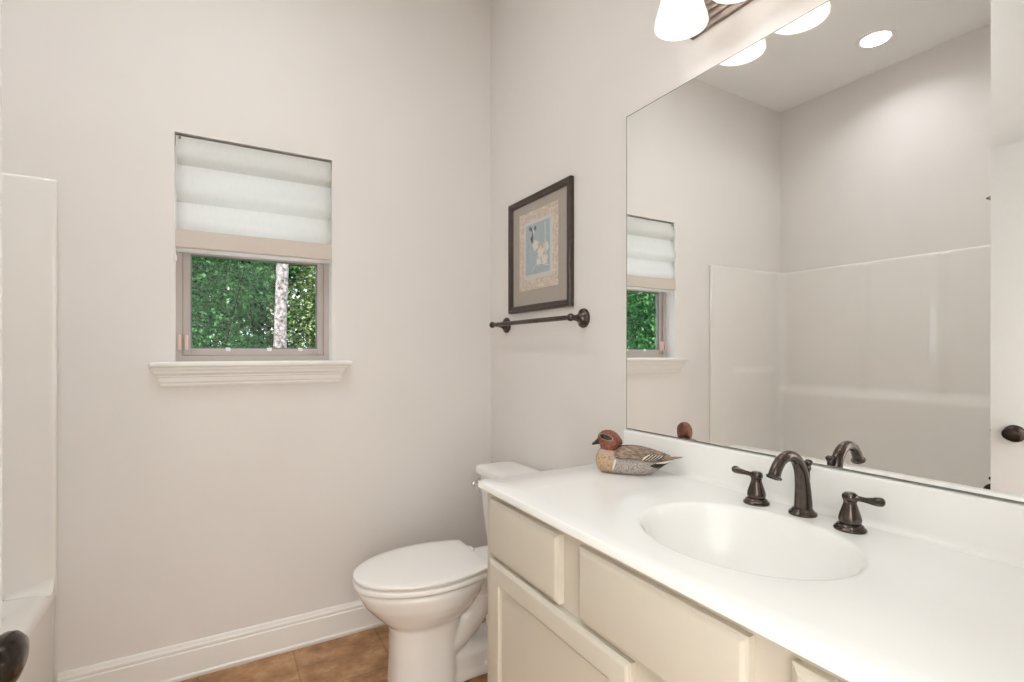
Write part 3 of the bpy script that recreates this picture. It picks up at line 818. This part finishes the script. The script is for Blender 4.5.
# ------------------------------------------------------------------ vanity light
LZ = 2.079
vl = thing('vanity_light', 'bar wall light with frosted white bell shades above the mirror', 'wall light', (XR, 0.665, 2.2))
lo_ = Vector((-XR, -0.665, -2.2))
bm = bmesh.new()
zp = [2.125, 2.13]
prof_p = [(XR, 2.118), (XR-0.012, 2.118)]
z = 2.118
for k in range(7):
    prof_p += [(XR-0.012-0.004*min(k, 6-k), z+0.0015), (XR-0.014-0.004*min(k, 6-k), z+0.006), (XR-0.014-0.004*min(k, 6-k), z+0.013), (XR-0.012-0.004*min(k, 6-k), z+0.0165)]
    z += 0.018
prof_p += [(XR-0.012, z), (XR, z)]
loft(bm, [[(x, y, zz) for x, zz in prof_p] for y in (0.335, 0.995)])
obj('back_plate', T(bm, lo_), M['plate'], vl, angle=20)
LX = 1.051
for y in (0.925, 0.752, 0.579, 0.406):
    bm = bmesh.new()
    tube(bm, [(XR-0.02, y, 2.20), (XR-0.06, y, 2.235), (XR-0.10, y, 2.25), (LX, y, 2.235), (LX, y, 2.214)], [0.008]*5, n=12)
    obj('arm', T(bm, lo_), M['plate'], vl)
    bm = bmesh.new()
    lathe(bm, [(0.008, 0.158), (0.024, 0.152), (0.028, 0.146), (0.028, 0.128), (0.022, 0.128), (0.022, 0.140), (0.001, 0.142)], 28, Matrix.Translation((LX, y, LZ)))
    obj('socket_cup', T(bm, lo_), M['plate'], vl)
    bm = bmesh.new()
    pr = [(0.0685, 0.0), (0.0682, 0.006), (0.0655, 0.018), (0.0605, 0.034), (0.0545, 0.055), (0.0490, 0.078), (0.0430, 0.100), (0.0350, 0.118), (0.0270, 0.128)]
    inn = [(r_-0.003, z_) for r_, z_ in pr[::-1]]
    lathe(bm, pr+inn+[pr[0]], 48, Matrix.Translation((LX, y, LZ)), False, False)
    bmesh.ops.remove_doubles(bm, verts=bm.verts[:], dist=1e-5)
    so = obj('lamp_shade', T(bm, lo_), M['frosted'], vl, angle=70)
    bm = bmesh.new()
    lathe(bm, [(0.001, 0.030), (0.010, 0.0315), (0.020, 0.038), (0.0265, 0.050), (0.0275, 0.060), (0.024, 0.075), (0.017, 0.092), (0.013, 0.105), (0.0125, 0.130), (0.001, 0.131)], 20, Matrix.Translation((LX, y, LZ)))
    obj('bulb', T(bm, lo_), M['bulb'], so)

# ------------------------------------------------------------------ framed picture
PY0, PY1, PZ0, PZ1 = 1.557, 2.034, 1.395, 1.896
pic = thing('framed_picture', 'dark wood framed floral picture with a grey mat above the towel bar', 'picture', (XR, (PY0+PY1)/2, (PZ0+PZ1)/2))
po = Vector((-XR, -(PY0+PY1)/2, -(PZ0+PZ1)/2))
bm = bmesh.new()
def yzring(i, x): return [(x, PY0+i, PZ0+i), (x, PY1-i, PZ0+i), (x, PY1-i, PZ1-i), (x, PY0+i, PZ1-i)]
loft(bm, [yzring(0, XR-0.001), yzring(0, XR-0.018), yzring(0.003, XR-0.022), yzring(0.010, XR-0.023), yzring(0.014, XR-0.020), yzring(0.022, XR-0.019), yzring(0.027, XR-0.015), yzring(0.029, XR-0.012),
          yzring(0.029, XR-0.003), yzring(0.0, XR-0.001)], False, False)
bmesh.ops.remove_doubles(bm, verts=bm.verts[:], dist=1e-5)
obj('frame', T(bm, po), M['frame'], pic, angle=20)
bm = bmesh.new()
def slabyz(bm, x, i, t=0.0015):
    box(bm, x, x+t, PY0+i[0], PY1-i[1], PZ0+i[2], PZ1-i[3])
slabyz(bm, XR-0.0085, (0.028, 0.028, 0.028, 0.028), 0.004)
obj('mat_board', T(bm, po), M['matboard'], pic, smooth=False)
# patterned border (voronoi scrollwork) and pale blue print, both real flat sheets
def sheet_mat(name, base, marks, sc, thr):
    m = bpy.data.materials.new(name); m.use_nodes = True
    nt = m.node_tree; p = nt.nodes['Principled BSDF']; p.inputs['Roughness'].default_value = 0.85
    tc = nt.nodes.new('ShaderNodeTexCoord')
    n = nt.nodes.new('ShaderNodeTexNoise'); n.inputs['Scale'].default_value = sc; n.inputs['Detail'].default_value = 3; n.inputs['Distortion'].default_value = 1.5
    nt.links.new(tc.outputs['Object'], n.inputs['Vector'])
    r = nt.nodes.new('ShaderNodeValToRGB')
    r.color_ramp.elements[0].position = thr-0.04; r.color_ramp.elements[1].position = thr+0.04
    r.color_ramp.elements[0].color = lin(base)+(1,); r.color_ramp.elements[1].color = lin(marks)+(1,)
    nt.links.new(n.outputs['Fac'], r.inputs[0]); nt.links.new(r.outputs[0], p.inputs['Base Color'])
    return m
M['border'] = sheet_mat('scroll_border_paper', (196, 181, 165), (216, 204, 189), 60, 0.5)
M['inner_mat'] = mat('inner_pale_mat', (205, 205, 200), 0.9, var=0.02)
M['blue'] = mat('pale_blue_print', (168, 180, 184), 0.9, var=0.06, scale=60)
M['petal'] = mat('cream_petals', (218, 210, 196), 0.9, var=0.06, scale=80)
M['stem'] = mat('dusk_blue_leaf', (96, 108, 118), 0.9, var=0.15, scale=80)
M['stem2'] = mat('pale_stem', (190, 200, 204), 0.9, var=0.1, scale=80)
M['orange'] = mat('ochre_flower', (206, 176, 138), 0.9, var=0.1, scale=80)
bm = bmesh.new(); slabyz(bm, XR-0.0092, (0.094, 0.084, 0.094, 0.068), 0.0008)
obj('border', T(bm, po), M['border'], pic, smooth=False)
bm = bmesh.new(); slabyz(bm, XR-0.0099, (0.134, 0.126, 0.140, 0.112), 0.0008)
obj('inner_mat', T(bm, po), M['inner_mat'], pic, smooth=False)
bm = bmesh.new(); slabyz(bm, XR-0.0106, (0.150, 0.140, 0.158, 0.126), 0.0008)
art = obj('print', T(bm, po), M['blue'], pic, smooth=False)
def blob(bm, y, z, r, k=5, a0=0.0, e=1.0, amp=0.35):
    n = 30
    c = []
    for i in range(n):
        a = 2*PI*i/n
        rr = r*(1-amp+amp*abs(math.cos(k*(a-a0)/2)))
        c.append((y+rr*math.cos(a), z+rr*math.sin(a)*e))
    loft(bm, [[(XR-0.0105, yy, zz) for yy, zz in c], [(XR-0.0112, yy, zz) for yy, zz in c]])
# in this picture larger y is further left
bm = bmesh.new()
blob(bm, 1.815, 1.675, 0.024, 5); blob(bm, 1.775, 1.640, 0.026, 5, 0.4); blob(bm, 1.735, 1.655, 0.022, 5, 0.9); blob(bm, 1.745, 1.605, 0.024, 5, 0.2); blob(bm, 1.79, 1.60, 0.02, 5, 0.7); blob(bm, 1.835, 1.735, 0.015, 3, 0.5)
obj('flowers', T(bm, po), M['petal'], art)
bm = bmesh.new()
blob(bm, 1.765, 1.662, 0.013, 5, 0.3); blob(bm, 1.745, 1.632, 0.010, 4)
obj('flower_centres', T(bm, po), M['orange'], art)
bm = bmesh.new()
tube(bm, [(XR-0.0108, 1.842, 1.69), (XR-0.0108, 1.836, 1.725), (XR-0.0108, 1.848, 1.755)], [0.004, 0.0035, 0.002], n=6, k=4, sx=1)
blob(bm, 1.855, 1.752, 0.012, 2, 0.6); blob(bm, 1.818, 1.748, 0.011, 2, 2.2); blob(bm, 1.848, 1.708, 0.009, 2, 1.2)
obj('dark_leaves', T(bm, po), M['stem'], art)
bm = bmesh.new()
tube(bm, [(XR-0.0108, 1.735, 1.62), (XR-0.0108, 1.738, 1.69), (XR-0.0108, 1.743, 1.76)], [0.005, 0.004, 0.002], n=6, k=4)
tube(bm, [(XR-0.0108, 1.85, 1.565), (XR-0.0108, 1.80, 1.59), (XR-0.0108, 1.71, 1.575)], [0.002, 0.003, 0.002], n=6, k=4)
obj('pale_stems', T(bm, po), M['stem2'], art)
bm = bmesh.new(); slabyz(bm, XR-0.0135, (0.0292, 0.0292, 0.0292, 0.0292), 0.001)
obj('picture_glass', T(bm, po), M['picglass'], pic, smooth=False)

# ------------------------------------------------------------------ towel bar
tb = thing('towel_bar', 'dark bronze towel bar on the wall below the framed picture', 'towel bar', (XR, 1.79, 1.345))
bo = Vector((-XR, -1.79, -1.345))
bm = bmesh.new(); tube(bm, [(1.108, 1.478, 1.345), (1.108, 2.098, 1.345)], [0.0095, 0.0095], n=20, k=1)
obj('bar', T(bm, bo), M['bronze'], tb)
for y, s in ((1.496, -1), (2.080, 1)):
    bm = bmesh.new()
    lathe(bm, [(0.001, 0.0005), (0.036, 0.0005), (0.037, 0.003), (0.036, 0.007), (0.032, 0.009), (0.0305, 0.012), (0.027, 0.014), (0.022, 0.018), (0.017, 0.024), (0.0125, 0.036), (0.010, 0.048), (0.0095, 0.060), (0.001, 0.066)], 32, frame_mtx((XR, y, 1.345), (-1, 0, 0)))
    obj('post', T(bm, bo), M['bronze'], tb)
    bm = bmesh.new()
    lathe(bm, [(0.0100, -0.012), (0.0125, -0.009), (0.0145, -0.003), (0.0145, 0.004), (0.0125, 0.010), (0.008, 0.014), (0.001, 0.0155)], 24, frame_mtx((1.108, y+s*0.012, 1.345), (0, s, 0)))
    obj('finial', T(bm, bo), M['bronze'], tb)

# ------------------------------------------------------------------ toilet (local x = away from the wall, y = across)
tl = thing('toilet', 'white two-piece elongated toilet with closed lid beside the vanity', 'toilet', (XR, 1.788, 0), PI)
def egg(uf, ub, uc, w, z, n=48, e=2.0, eb=2.3):
    pts = []
    for i in range(n):
        a = 2*PI*i/n
        c, s_ = math.cos(a), math.sin(a)
        ex = e if c >= 0 else eb
        x = math.copysign(abs(c)**(2/ex), c); y = math.copysign(abs(s_)**(2/ex), s_)
        pts.append((uc+(uf-uc if c >= 0 else uc-ub)*x, w*y, z))
    return pts
bm = bmesh.new()
loft(bm, [egg(.652, .41, .52, .112, 0.0, e=2.8, eb=3.2), egg(.652, .41, .52, .110, 0.02, e=2.8, eb=3.2), egg(.648, .41, .52, .104, 0.10, e=2.8, eb=3.2), egg(.648, .40, .52, .106, 0.20, e=2.6, eb=3), egg(.656, .39, .52, .112, 0.242, e=2.4, eb=2.8),
          egg(.684, .35, .51, .132, 0.266, e=2.2), egg(.718, .325, .50, .155, 0.300), egg(.744, .31, .50, .171, 0.332), egg(.760, .30, .50, .180, 0.364), egg(.764, .295, .50, .182, 0.381), egg(.756, .30, .50, .175, 0.390)])
# rear deck under the tank
loft(bm, [rrect(.20, 0, .15, .085, .05, .30, 5), rrect(.20, 0, .17, .115, .05, .35, 5), rrect(.20, 0, .185, .135, .05, .383, 5), rrect(.20, 0, .18, .13, .05, .395, 5)])
# foot plate
loft(bm, [rrect(.325, 0, .20, .092, .04, 0, 5), rrect(.325, 0, .20, .092, .04, .022, 5), rrect(.325, 0, .19, .084, .04, .034, 5), rrect(.325, 0, .185, .080, .04, .085, 5), rrect(.325, 0, .175, .070, .04, .105, 5), rrect(.325, 0, .15, .05, .04, .112, 5)])
# trapway snaking behind the bowl
tube(bm, [(.52, 0, .14), (.45, 0, .145), (.38, 0, .185), (.31, 0, .255), (.25, 0, .285), (.20, 0, .24), (.185, 0, .15), (.185, 0, .02)], [.080, .078, .072, .070, .070, .070, .070, .072], n=20, k=6, sx=1.0, sy=1.22)
bowl = obj('bowl', bm, M['porcelain'], tl, angle=180)
md = bowl.modifiers.new('fuse', 'REMESH'); md.mode = 'VOXEL'; md.voxel_size = 0.006; md.use_smooth_shade = True
md = bowl.modifiers.new('soften', 'SMOOTH'); md.iterations = 8; md.factor = 0.5
for s in (-1, 1):
    bm = bmesh.new(); lathe(bm, [(0.013, 0), (0.0135, 0.006), (0.011, 0.014), (0.006, 0.018), (0.001, 0.019)], 20, Matrix.Translation((.30, s*.082, .030)))
    obj('bolt_cap', bm, M['seat'], tl)
def seat_out(ins, z, rear=0.312):
    pts = []
    n = 40
    uc, uf, w = .505, .778, .187
    for i in range(n+1):               # front half
        a = -PI/2+PI*i/n
        pts.append((uc+(uf-uc-ins)*math.cos(a), (w-ins)*math.sin(a), z))
    for t in (0.2, 0.4, 0.6, 0.8, 0.93):     # tapering to the hinge line
        u = uc+(rear+ins-uc)*t
        pts.append((u, (w-ins)*(1-0.22*t**2.0), z))
    pts.append((rear+ins, (w-ins)*0.75, z)); pts.append((rear+ins, -(w-ins)*0.75, z))
    for t in (0.93, 0.8, 0.6, 0.4, 0.2):
        u = uc+(rear+ins-uc)*t
        pts.append((u, -(w-ins)*(1-0.22*t**2.0), z))
    return pts
def slab_egg(z0, z1, ins, crown=0.0):
    bm = bmesh.new()
    R = [seat_out(ins+.003, z0), seat_out(ins+.0008, z0+.001), seat_out(ins, z0+.003), seat_out(ins, z1-.004), seat_out(ins+.0012, z1-.0012), seat_out(ins+.004, z1)]
    if crown: R += [seat_out(ins+.03, z1+crown*.6), seat_out(ins+.08, z1+crown)]
    loft(bm, R); return bm
obj('seat', slab_egg(.3985, .4165, -0.001), M['seat'], tl, angle=40)
obj('lid', slab_egg(.4250, .4350, 0.0, .003), M['seat'], tl, angle=40)
for s in (-1, 1):
    bm = bmesh.new(); box(bm, .285, .325, s*.075-.022, s*.075+.022, .392, .424, bev=.008, seg=3)
    obj('hinge', bm, M['seat'], tl)
bm = bmesh.new()
loft(bm, [rrect(.108, 0, .070, .165, .04, .394, 6), rrect(.108, 0, .078, .178, .045, .42, 6), rrect(.110, 0, .084, .192, .045, .52, 6), rrect(.112, 0, .088, .203, .045, .62, 6), rrect(.112, 0, .090, .208, .045, .690, 6)])
obj('tank', bm, M['porcelain'], tl, angle=50)
bm = bmesh.new()
loft(bm, [rrect(.117, 0, 0.096, .211, .046, .690, 6), rrect(.117, 0, 0.103, .219, .05, .695, 6), rrect(.117, 0, 0.104, .220, .05, .712, 6), rrect(.117, 0, 0.100, .216, .048, .722, 6), rrect(.113, 0, .086, .206, .044, .727, 6), rrect(.113, 0, .05, .17, .03, .729, 6)])
obj('tank_lid', bm, M['porcelain'], tl, angle=40)
bm = bmesh.new()
lathe(bm, [(0.014, 0), (0.014, 0.006), (0.008, 0.009), (0.006, 0.02), (0.001, 0.021)], 18, frame_mtx((.198, -.182, .655), (1, 0, 0)))
tube(bm, [(.216, -.184, .655), (.226, -.184, .653), (.234, -.180, .642), (.236, -.150, .636), (.234, -.115, .634)], [.006, .0065, .006, .007, .004], n=10, k=4)
obj('flush_lever', bm, M['chrome'], tl)

# ------------------------------------------------------------------ duck decoy (local x = towards the bill)
ang = math.atan2(0.75, -0.66)
dk = thing('duck_decoy', 'painted wooden duck decoy with a chestnut head on the vanity top', 'duck decoy', (1.045, 1.1205, CZ), ang)
def nodes_for(name, rough=0.55):
    m = bpy.data.materials.new(name); m.use_nodes = True
    nt = m.node_tree; p = nt.nodes['Principled BSDF']; p.inputs['Roughness'].default_value = rough
    tc = nt.nodes.new('ShaderNodeTexCoord'); sp_ = nt.nodes.new('ShaderNodeSeparateXYZ')
    nt.links.new(tc.outputs['Object'], sp_.inputs[0])
    return m, nt, p, tc, sp_
def ramp(nt, val, stops, interp='LINEAR'):
    r = nt.nodes.new('ShaderNodeValToRGB'); r.color_ramp.interpolation = interp
    el = r.color_ramp.elements
    while len(el) < len(stops): el.new(0.5)
    for e_, (p_, c_) in zip(el, stops):
        e_.position = p_; e_.color = (lin(c_)+(1,)) if len(c_) == 3 else c_
    nt.links.new(val, r.inputs[0]); return r.outputs[0]
def mth(nt, op, a, b=None, c=None):
    n = nt.nodes.new('ShaderNodeMath'); n.operation = op
    for i, v in enumerate((a, b, c)):
        if v is None: continue
        if hasattr(v, 'links'): nt.links.new(v, n.inputs[i])
        else: n.inputs[i].default_value = v
    return n.outputs[0]
def mixc(nt, f, a, b):
    n = nt.nodes.new('ShaderNodeMix'); n.data_type = 'RGBA'
    nt.links.new(f, n.inputs[0]); nt.links.new(a, n.inputs[6]); nt.links.new(b, n.inputs[7]); return n.outputs[2]
BWc = ((0, 0, 0, 1), (1, 1, 1, 1))
def maprange(nt, v, a, b):
    n = nt.nodes.new('ShaderNodeMapRange'); n.clamp = True
    nt.links.new(v, n.inputs[0]); n.inputs[1].default_value = a; n.inputs[2].default_value = b
    return n.outputs[0]
# body: grey vermiculated flanks, tan spotted breast, black rump underneath
m, nt, p, tc, sx_ = nodes_for('duck_body_paint')
n1 = nt.nodes.new('ShaderNodeTexNoise'); n1.inputs['Scale'].default_value = 260; n1.inputs['Detail'].default_value = 3
nt.links.new(tc.outputs['Object'], n1.inputs['Vector'])
grey = ramp(nt, n1.outputs['Fac'], [(0.34, (126, 116, 110)), (0.5, (168, 158, 151)), (0.68, (192, 182, 174))])
vo = nt.nodes.new('ShaderNodeTexVoronoi'); vo.inputs['Scale'].default_value = 130
nt.links.new(tc.outputs['Object'], vo.inputs['Vector'])
tan = ramp(nt, vo.outputs['Distance'], [(0.14, (124, 92, 66)), (0.34, (182, 154, 120)), (0.8, (194, 168, 138))])
c1 = mixc(nt, maprange(nt, sx_.outputs['X'], 0.034, 0.044), grey, tan)
# pale shoulder bar
bar = mth(nt, 'SUBTRACT', 1.0, maprange(nt, mth(nt, 'ABSOLUTE', mth(nt, 'SUBTRACT', sx_.outputs['X'], mth(nt, 'ADD', 0.032, mth(nt, 'MULTIPLY', mth(nt, 'SUBTRACT', sx_.outputs['Z'], 0.03), -0.25)))), 0.0018, 0.0034))
barz = mth(nt, 'MULTIPLY', bar, mth(nt, 'MULTIPLY', maprange(nt, sx_.outputs['Z'], 0.010, 0.018), mth(nt, 'SUBTRACT', 1.0, maprange(nt, sx_.outputs['Z'], 0.042, 0.048))))
cw = nt.nodes.new('ShaderNodeRGB'); cw.outputs[0].default_value = lin((232, 222, 204))+(1,)
c2 = mixc(nt, barz, c1, cw.outputs[0])
cb = nt.nodes.new('ShaderNodeRGB'); cb.outputs[0].default_value = lin((60, 50, 46))+(1,)
c3 = mixc(nt, mth(nt, 'SUBTRACT', 1.0, maprange(nt, sx_.outputs['X'], -0.095, -0.082)), c2, cb.outputs[0])
# rosy tan upper neck
cn = nt.nodes.new('ShaderNodeRGB'); cn.outputs[0].default_value = lin((186, 160, 142))+(1,)
c4 = mixc(nt, mth(nt, 'MULTIPLY', maprange(nt, sx_.outputs['Z'], 0.050, 0.060), maprange(nt, sx_.outputs['X'], 0.02, 0.035)), c3, cn.outputs[0])
nt.links.new(c4, p.inputs['Base Color'])
bmp = nt.nodes.new('ShaderNodeBump'); bmp.inputs['Strength'].default_value = 0.25; bmp.inputs['Distance'].default_value = 0.001
nt.links.new(n1.outputs['Fac'], bmp.inputs['Height']); nt.links.new(bmp.outputs[0], p.inputs['Normal'])
M['duck_body'] = m
# wings and back: streaky brown
m, nt, p, tc, sx_ = nodes_for('duck_wing_paint')
mp = nt.nodes.new('ShaderNodeMapping'); mp.inputs['Scale'].default_value = (60, 240, 240)
nt.links.new(tc.outputs['Object'], mp.inputs[0])
n1 = nt.nodes.new('ShaderNodeTexNoise'); n1.inputs['Scale'].default_value = 1.0; n1.inputs['Detail'].default_value = 5
nt.links.new(mp.outputs[0], n1.inputs['Vector'])
bc = ramp(nt, n1.outputs['Fac'], [(0.34, (84, 70, 60)), (0.5, (136, 116, 100)), (0.66, (174, 152, 134))])
nt.links.new(bc, p.inputs['Base Color']); M['duck_wing'] = m
# head: chestnut with dark green eye patch edged buff
m, nt, p, tc, sx_ = nodes_for('duck_head_paint', 0.5)
n1 = nt.nodes.new('ShaderNodeTexNoise'); n1.inputs['Scale'].default_value = 150
nt.links.new(tc.outputs['Object'], n1.inputs['Vector'])
ch = ramp(nt, n1.outputs['Fac'], [(0.35, (100, 58, 44)), (0.65, (138, 82, 62))])
# patch: an ellipse in side view stretching back and down from the eye
dx = mth(nt, 'SUBTRACT', sx_.outputs['X'], 0.060); dz = mth(nt, 'SUBTRACT', sx_.outputs['Z'], 0.1035)
uu = mth(nt, 'ADD', mth(nt, 'MULTIPLY', dx, 0.97), mth(nt, 'MULTIPLY', dz, 0.24))
vv = mth(nt, 'SUBTRACT', mth(nt, 'MULTIPLY', dz, 0.97), mth(nt, 'MULTIPLY', dx, 0.24))
rr = mth(nt, 'ADD', mth(nt, 'POWER', mth(nt, 'DIVIDE', uu, 0.020), 2), mth(nt, 'POWER', mth(nt, 'DIVIDE', vv, 0.0076), 2))
ring = ramp(nt, maprange(nt, rr, 0.0, 2.0), [(0.0, (22, 26, 22)), (0.44, (36, 48, 38)), (0.5, (184, 146, 112)), (0.66, (140, 84, 62))], 'LINEAR')
inside = mth(nt, 'SUBTRACT', 1.0, maprange(nt, rr, 1.2, 1.5))
nt.links.new(mixc(nt, inside, ch, ring), p.inputs['Base Color']); M['duck_head'] = m
M['duck_bill'] = mat('duck_bill_paint', (52, 46, 44), 0.4, var=0.1)
M['duck_eye'] = mat('duck_eye_glass', (14, 10, 8), 0.08)
M['duck_white'] = mat('duck_white_feather', (226, 216, 200), 0.6, var=0.05)
M['duck_black'] = mat('duck_black_feather', (44, 38, 36), 0.55, var=0.1)
M['duck_tail'] = mat('duck_tail_paint', (150, 128, 108), 0.6, var=0.2, scale=120)

def dring(x, w, zb, zt, n=28, e=2.4, flat=0.0):
    zc, h = (zb+zt)/2, (zt-zb)/2
    pts = []
    for i in range(n):
        a = 2*PI*i/n
        c, s_ = math.cos(a), math.sin(a)
        y = w*math.copysign(abs(c)**(2/e), c); z = zc+h*math.copysign(abs(s_)**(2/e), s_)
        pts.append((x, y, max(z, 0.0)))
    return pts
bm = bmesh.new()
loft(bm, [dring(.0925, .004, .030, .038), dring(.090, .018, .016, .050), dring(.084, .030, .006, .062), dring(.072, .040, -.002, .069), dring(.052, .048, -.004, .068), dring(.028, .053, -.005, .064), dring(0, .055, -.005, .062),
          dring(-.028, .053, -.005, .061), dring(-.052, .047, -.003, .059), dring(-.072, .038, .004, .056), dring(-.088, .029, .014, .052), dring(-.104, .020, .027, .049), dring(-.116, .013, .037, .047)])
obj('body', bm, M['duck_body'], dk, angle=80)
bm = bmesh.new()
hd = []
for x, z, rx, ry in ((.054, .048, .030, .027), (.055, .060, .0265, .0235), (.053, .069, .0255, .0215), (.0495, .077, .0315, .0225), (.0495, .086, .0368, .0240), (.0520, .095, .0362, .0244), (.0545, .104, .0325, .0230), (.0555, .112, .0270, .0195), (.0560, .118, .0190, .0140), (.056, .1215, .0095, .008), (.056, .1225, .003, .003)):
    hd.append([(x+rx*math.cos(2*PI*i/28), ry*math.sin(2*PI*i/28), z) for i in range(28)])
loft(bm, hd)
obj('head', bm, M['duck_head'], dk, angle=80)
bm = bmesh.new()
loft(bm, [[(x, w*math.cos(2*PI*i/16), z+h*math.sin(2*PI*i/16)) for i in range(16)] for x, w, z, h in ((.078, .0135, .0905, .0135), (.086, .0112, .0880, .0105), (.093, .0098, .0835, .0072), (.0985, .0090, .0800, .0052), (.1025, .0070, .0785, .0040), (.1045, .0025, .0782, .0016))])
obj('bill', bm, M['duck_bill'], dk, angle=80)
for s in (-1, 1):
    bm = bmesh.new(); lathe(bm, [(0.0042, -0.003), (0.0042, 0.0), (0.003, 0.0018), (0.0005, 0.0026)], 14, frame_mtx((.0705, s*.0192, .1035), (.35, s, .1)))
    obj('eye', bm, M['duck_eye'], dk)
    # folded wing: shell over the upper flank
    bm = bmesh.new()
    R = []
    for x, y0, z0, y1, z1, t in ((.034, .040, .0535, .026, .0635, .002), (.026, .049, .0515, .018, .0700, .004), (.008, .0515, .0530, .010, .0735, .005), (-.015, .0510, .0540, .006, .0750, .0055), (-.036, .0480, .0520, .004, .0740, .0055), (-.054, .0450, .0480, .003, .0715, .005), (-.072, .0395, .0450, .003, .0680, .0045), (-.090, .029, .0460, .003, .0630, .004), (-.108, .018, .0490, .003, .0580, .003), (-.122, .008, .0515, .003, .0555, .0015)):
        ring_ = []
        n = 8
        for i in range(n+1):
            q = i/n
            yy = y0+(y1-y0)*q; zz = z0+(z1-z0)*math.sin(q*PI/2)
            ring_.append((x, s*(yy+t*(1-q)), zz+t*q))
        for i in range(n, -1, -1):
            q = i/n
            yy = y0+(y1-y0)*q; zz = z0+(z1-z0)*math.sin(q*PI/2)
            ring_.append((x, s*(yy-.010*(1-q)), zz-.010))
        R.append(ring_)
    loft(bm, R)
    wg = obj('wing', bm, M['duck_wing'], dk, angle=60)
    # white edged flight feathers slanting down across the rear of the wing
    bm = bmesh.new()
    for k in range(5):
        x0 = -.056-.0085*k
        tube(bm, [(x0-.011, s*(.0400-.0035*k), .0625-.0010*k), (x0, s*(.0475-.0042*k), .0558-.0010*k), (x0+.010, s*(.0520-.0040*k), .0478)], [.0014, .0032, .0014], n=8, k=4)
    obj('flight_feathers', bm, M['duck_white'], wg)
    bm = bmesh.new()
    for k in range(5):
        x0 = -.0605-.0085*k
        tube(bm, [(x0-.011, s*(.0392-.0035*k), .0620-.0010*k), (x0, s*(.0468-.0042*k), .0552-.0010*k), (x0+.010, s*(.0515-.0040*k), .0472)], [.0012, .0024, .0012], n=8, k=4)
    obj('dark_bars', bm, M['duck_black'], wg)
    bm = bmesh.new()
    tube(bm, [(-.084, s*.033, .0385), (-.106, s*.022, .0400), (-.132, s*.010, .0460)], [.0012, .0035, .0008], n=8, k=5)
    obj('tail_stripe', bm, M['duck_white'], dk)
bm = bmesh.new()
loft(bm, [[(x, w*math.cos(2*PI*i/16), z+h*math.sin(2*PI*i/16)) for i in range(16)] for x, w, z, h in ((-.080, .026, .046, .010), (-.105, .021, .0465, .0065), (-.130, .013, .0500, .0035), (-.150, .005, .0535, .0016), (-.156, .001, .0545, .0008))])
obj('tail', bm, M['duck_tail'], dk, angle=80)
bm = bmesh.new()
loft(bm, [[(x, w*math.cos(2*PI*i/16), z+h*math.sin(2*PI*i/16)) for i in range(16)] for x, w, z, h in ((-.070, .040, .031, .016), (-.086, .033, .031, .015), (-.102, .024, .036, .0105), (-.118, .015, .0415, .0055), (-.130, .007, .0455, .002))])
obj('under_tail', bm, M['duck_black'], dk, angle=80)
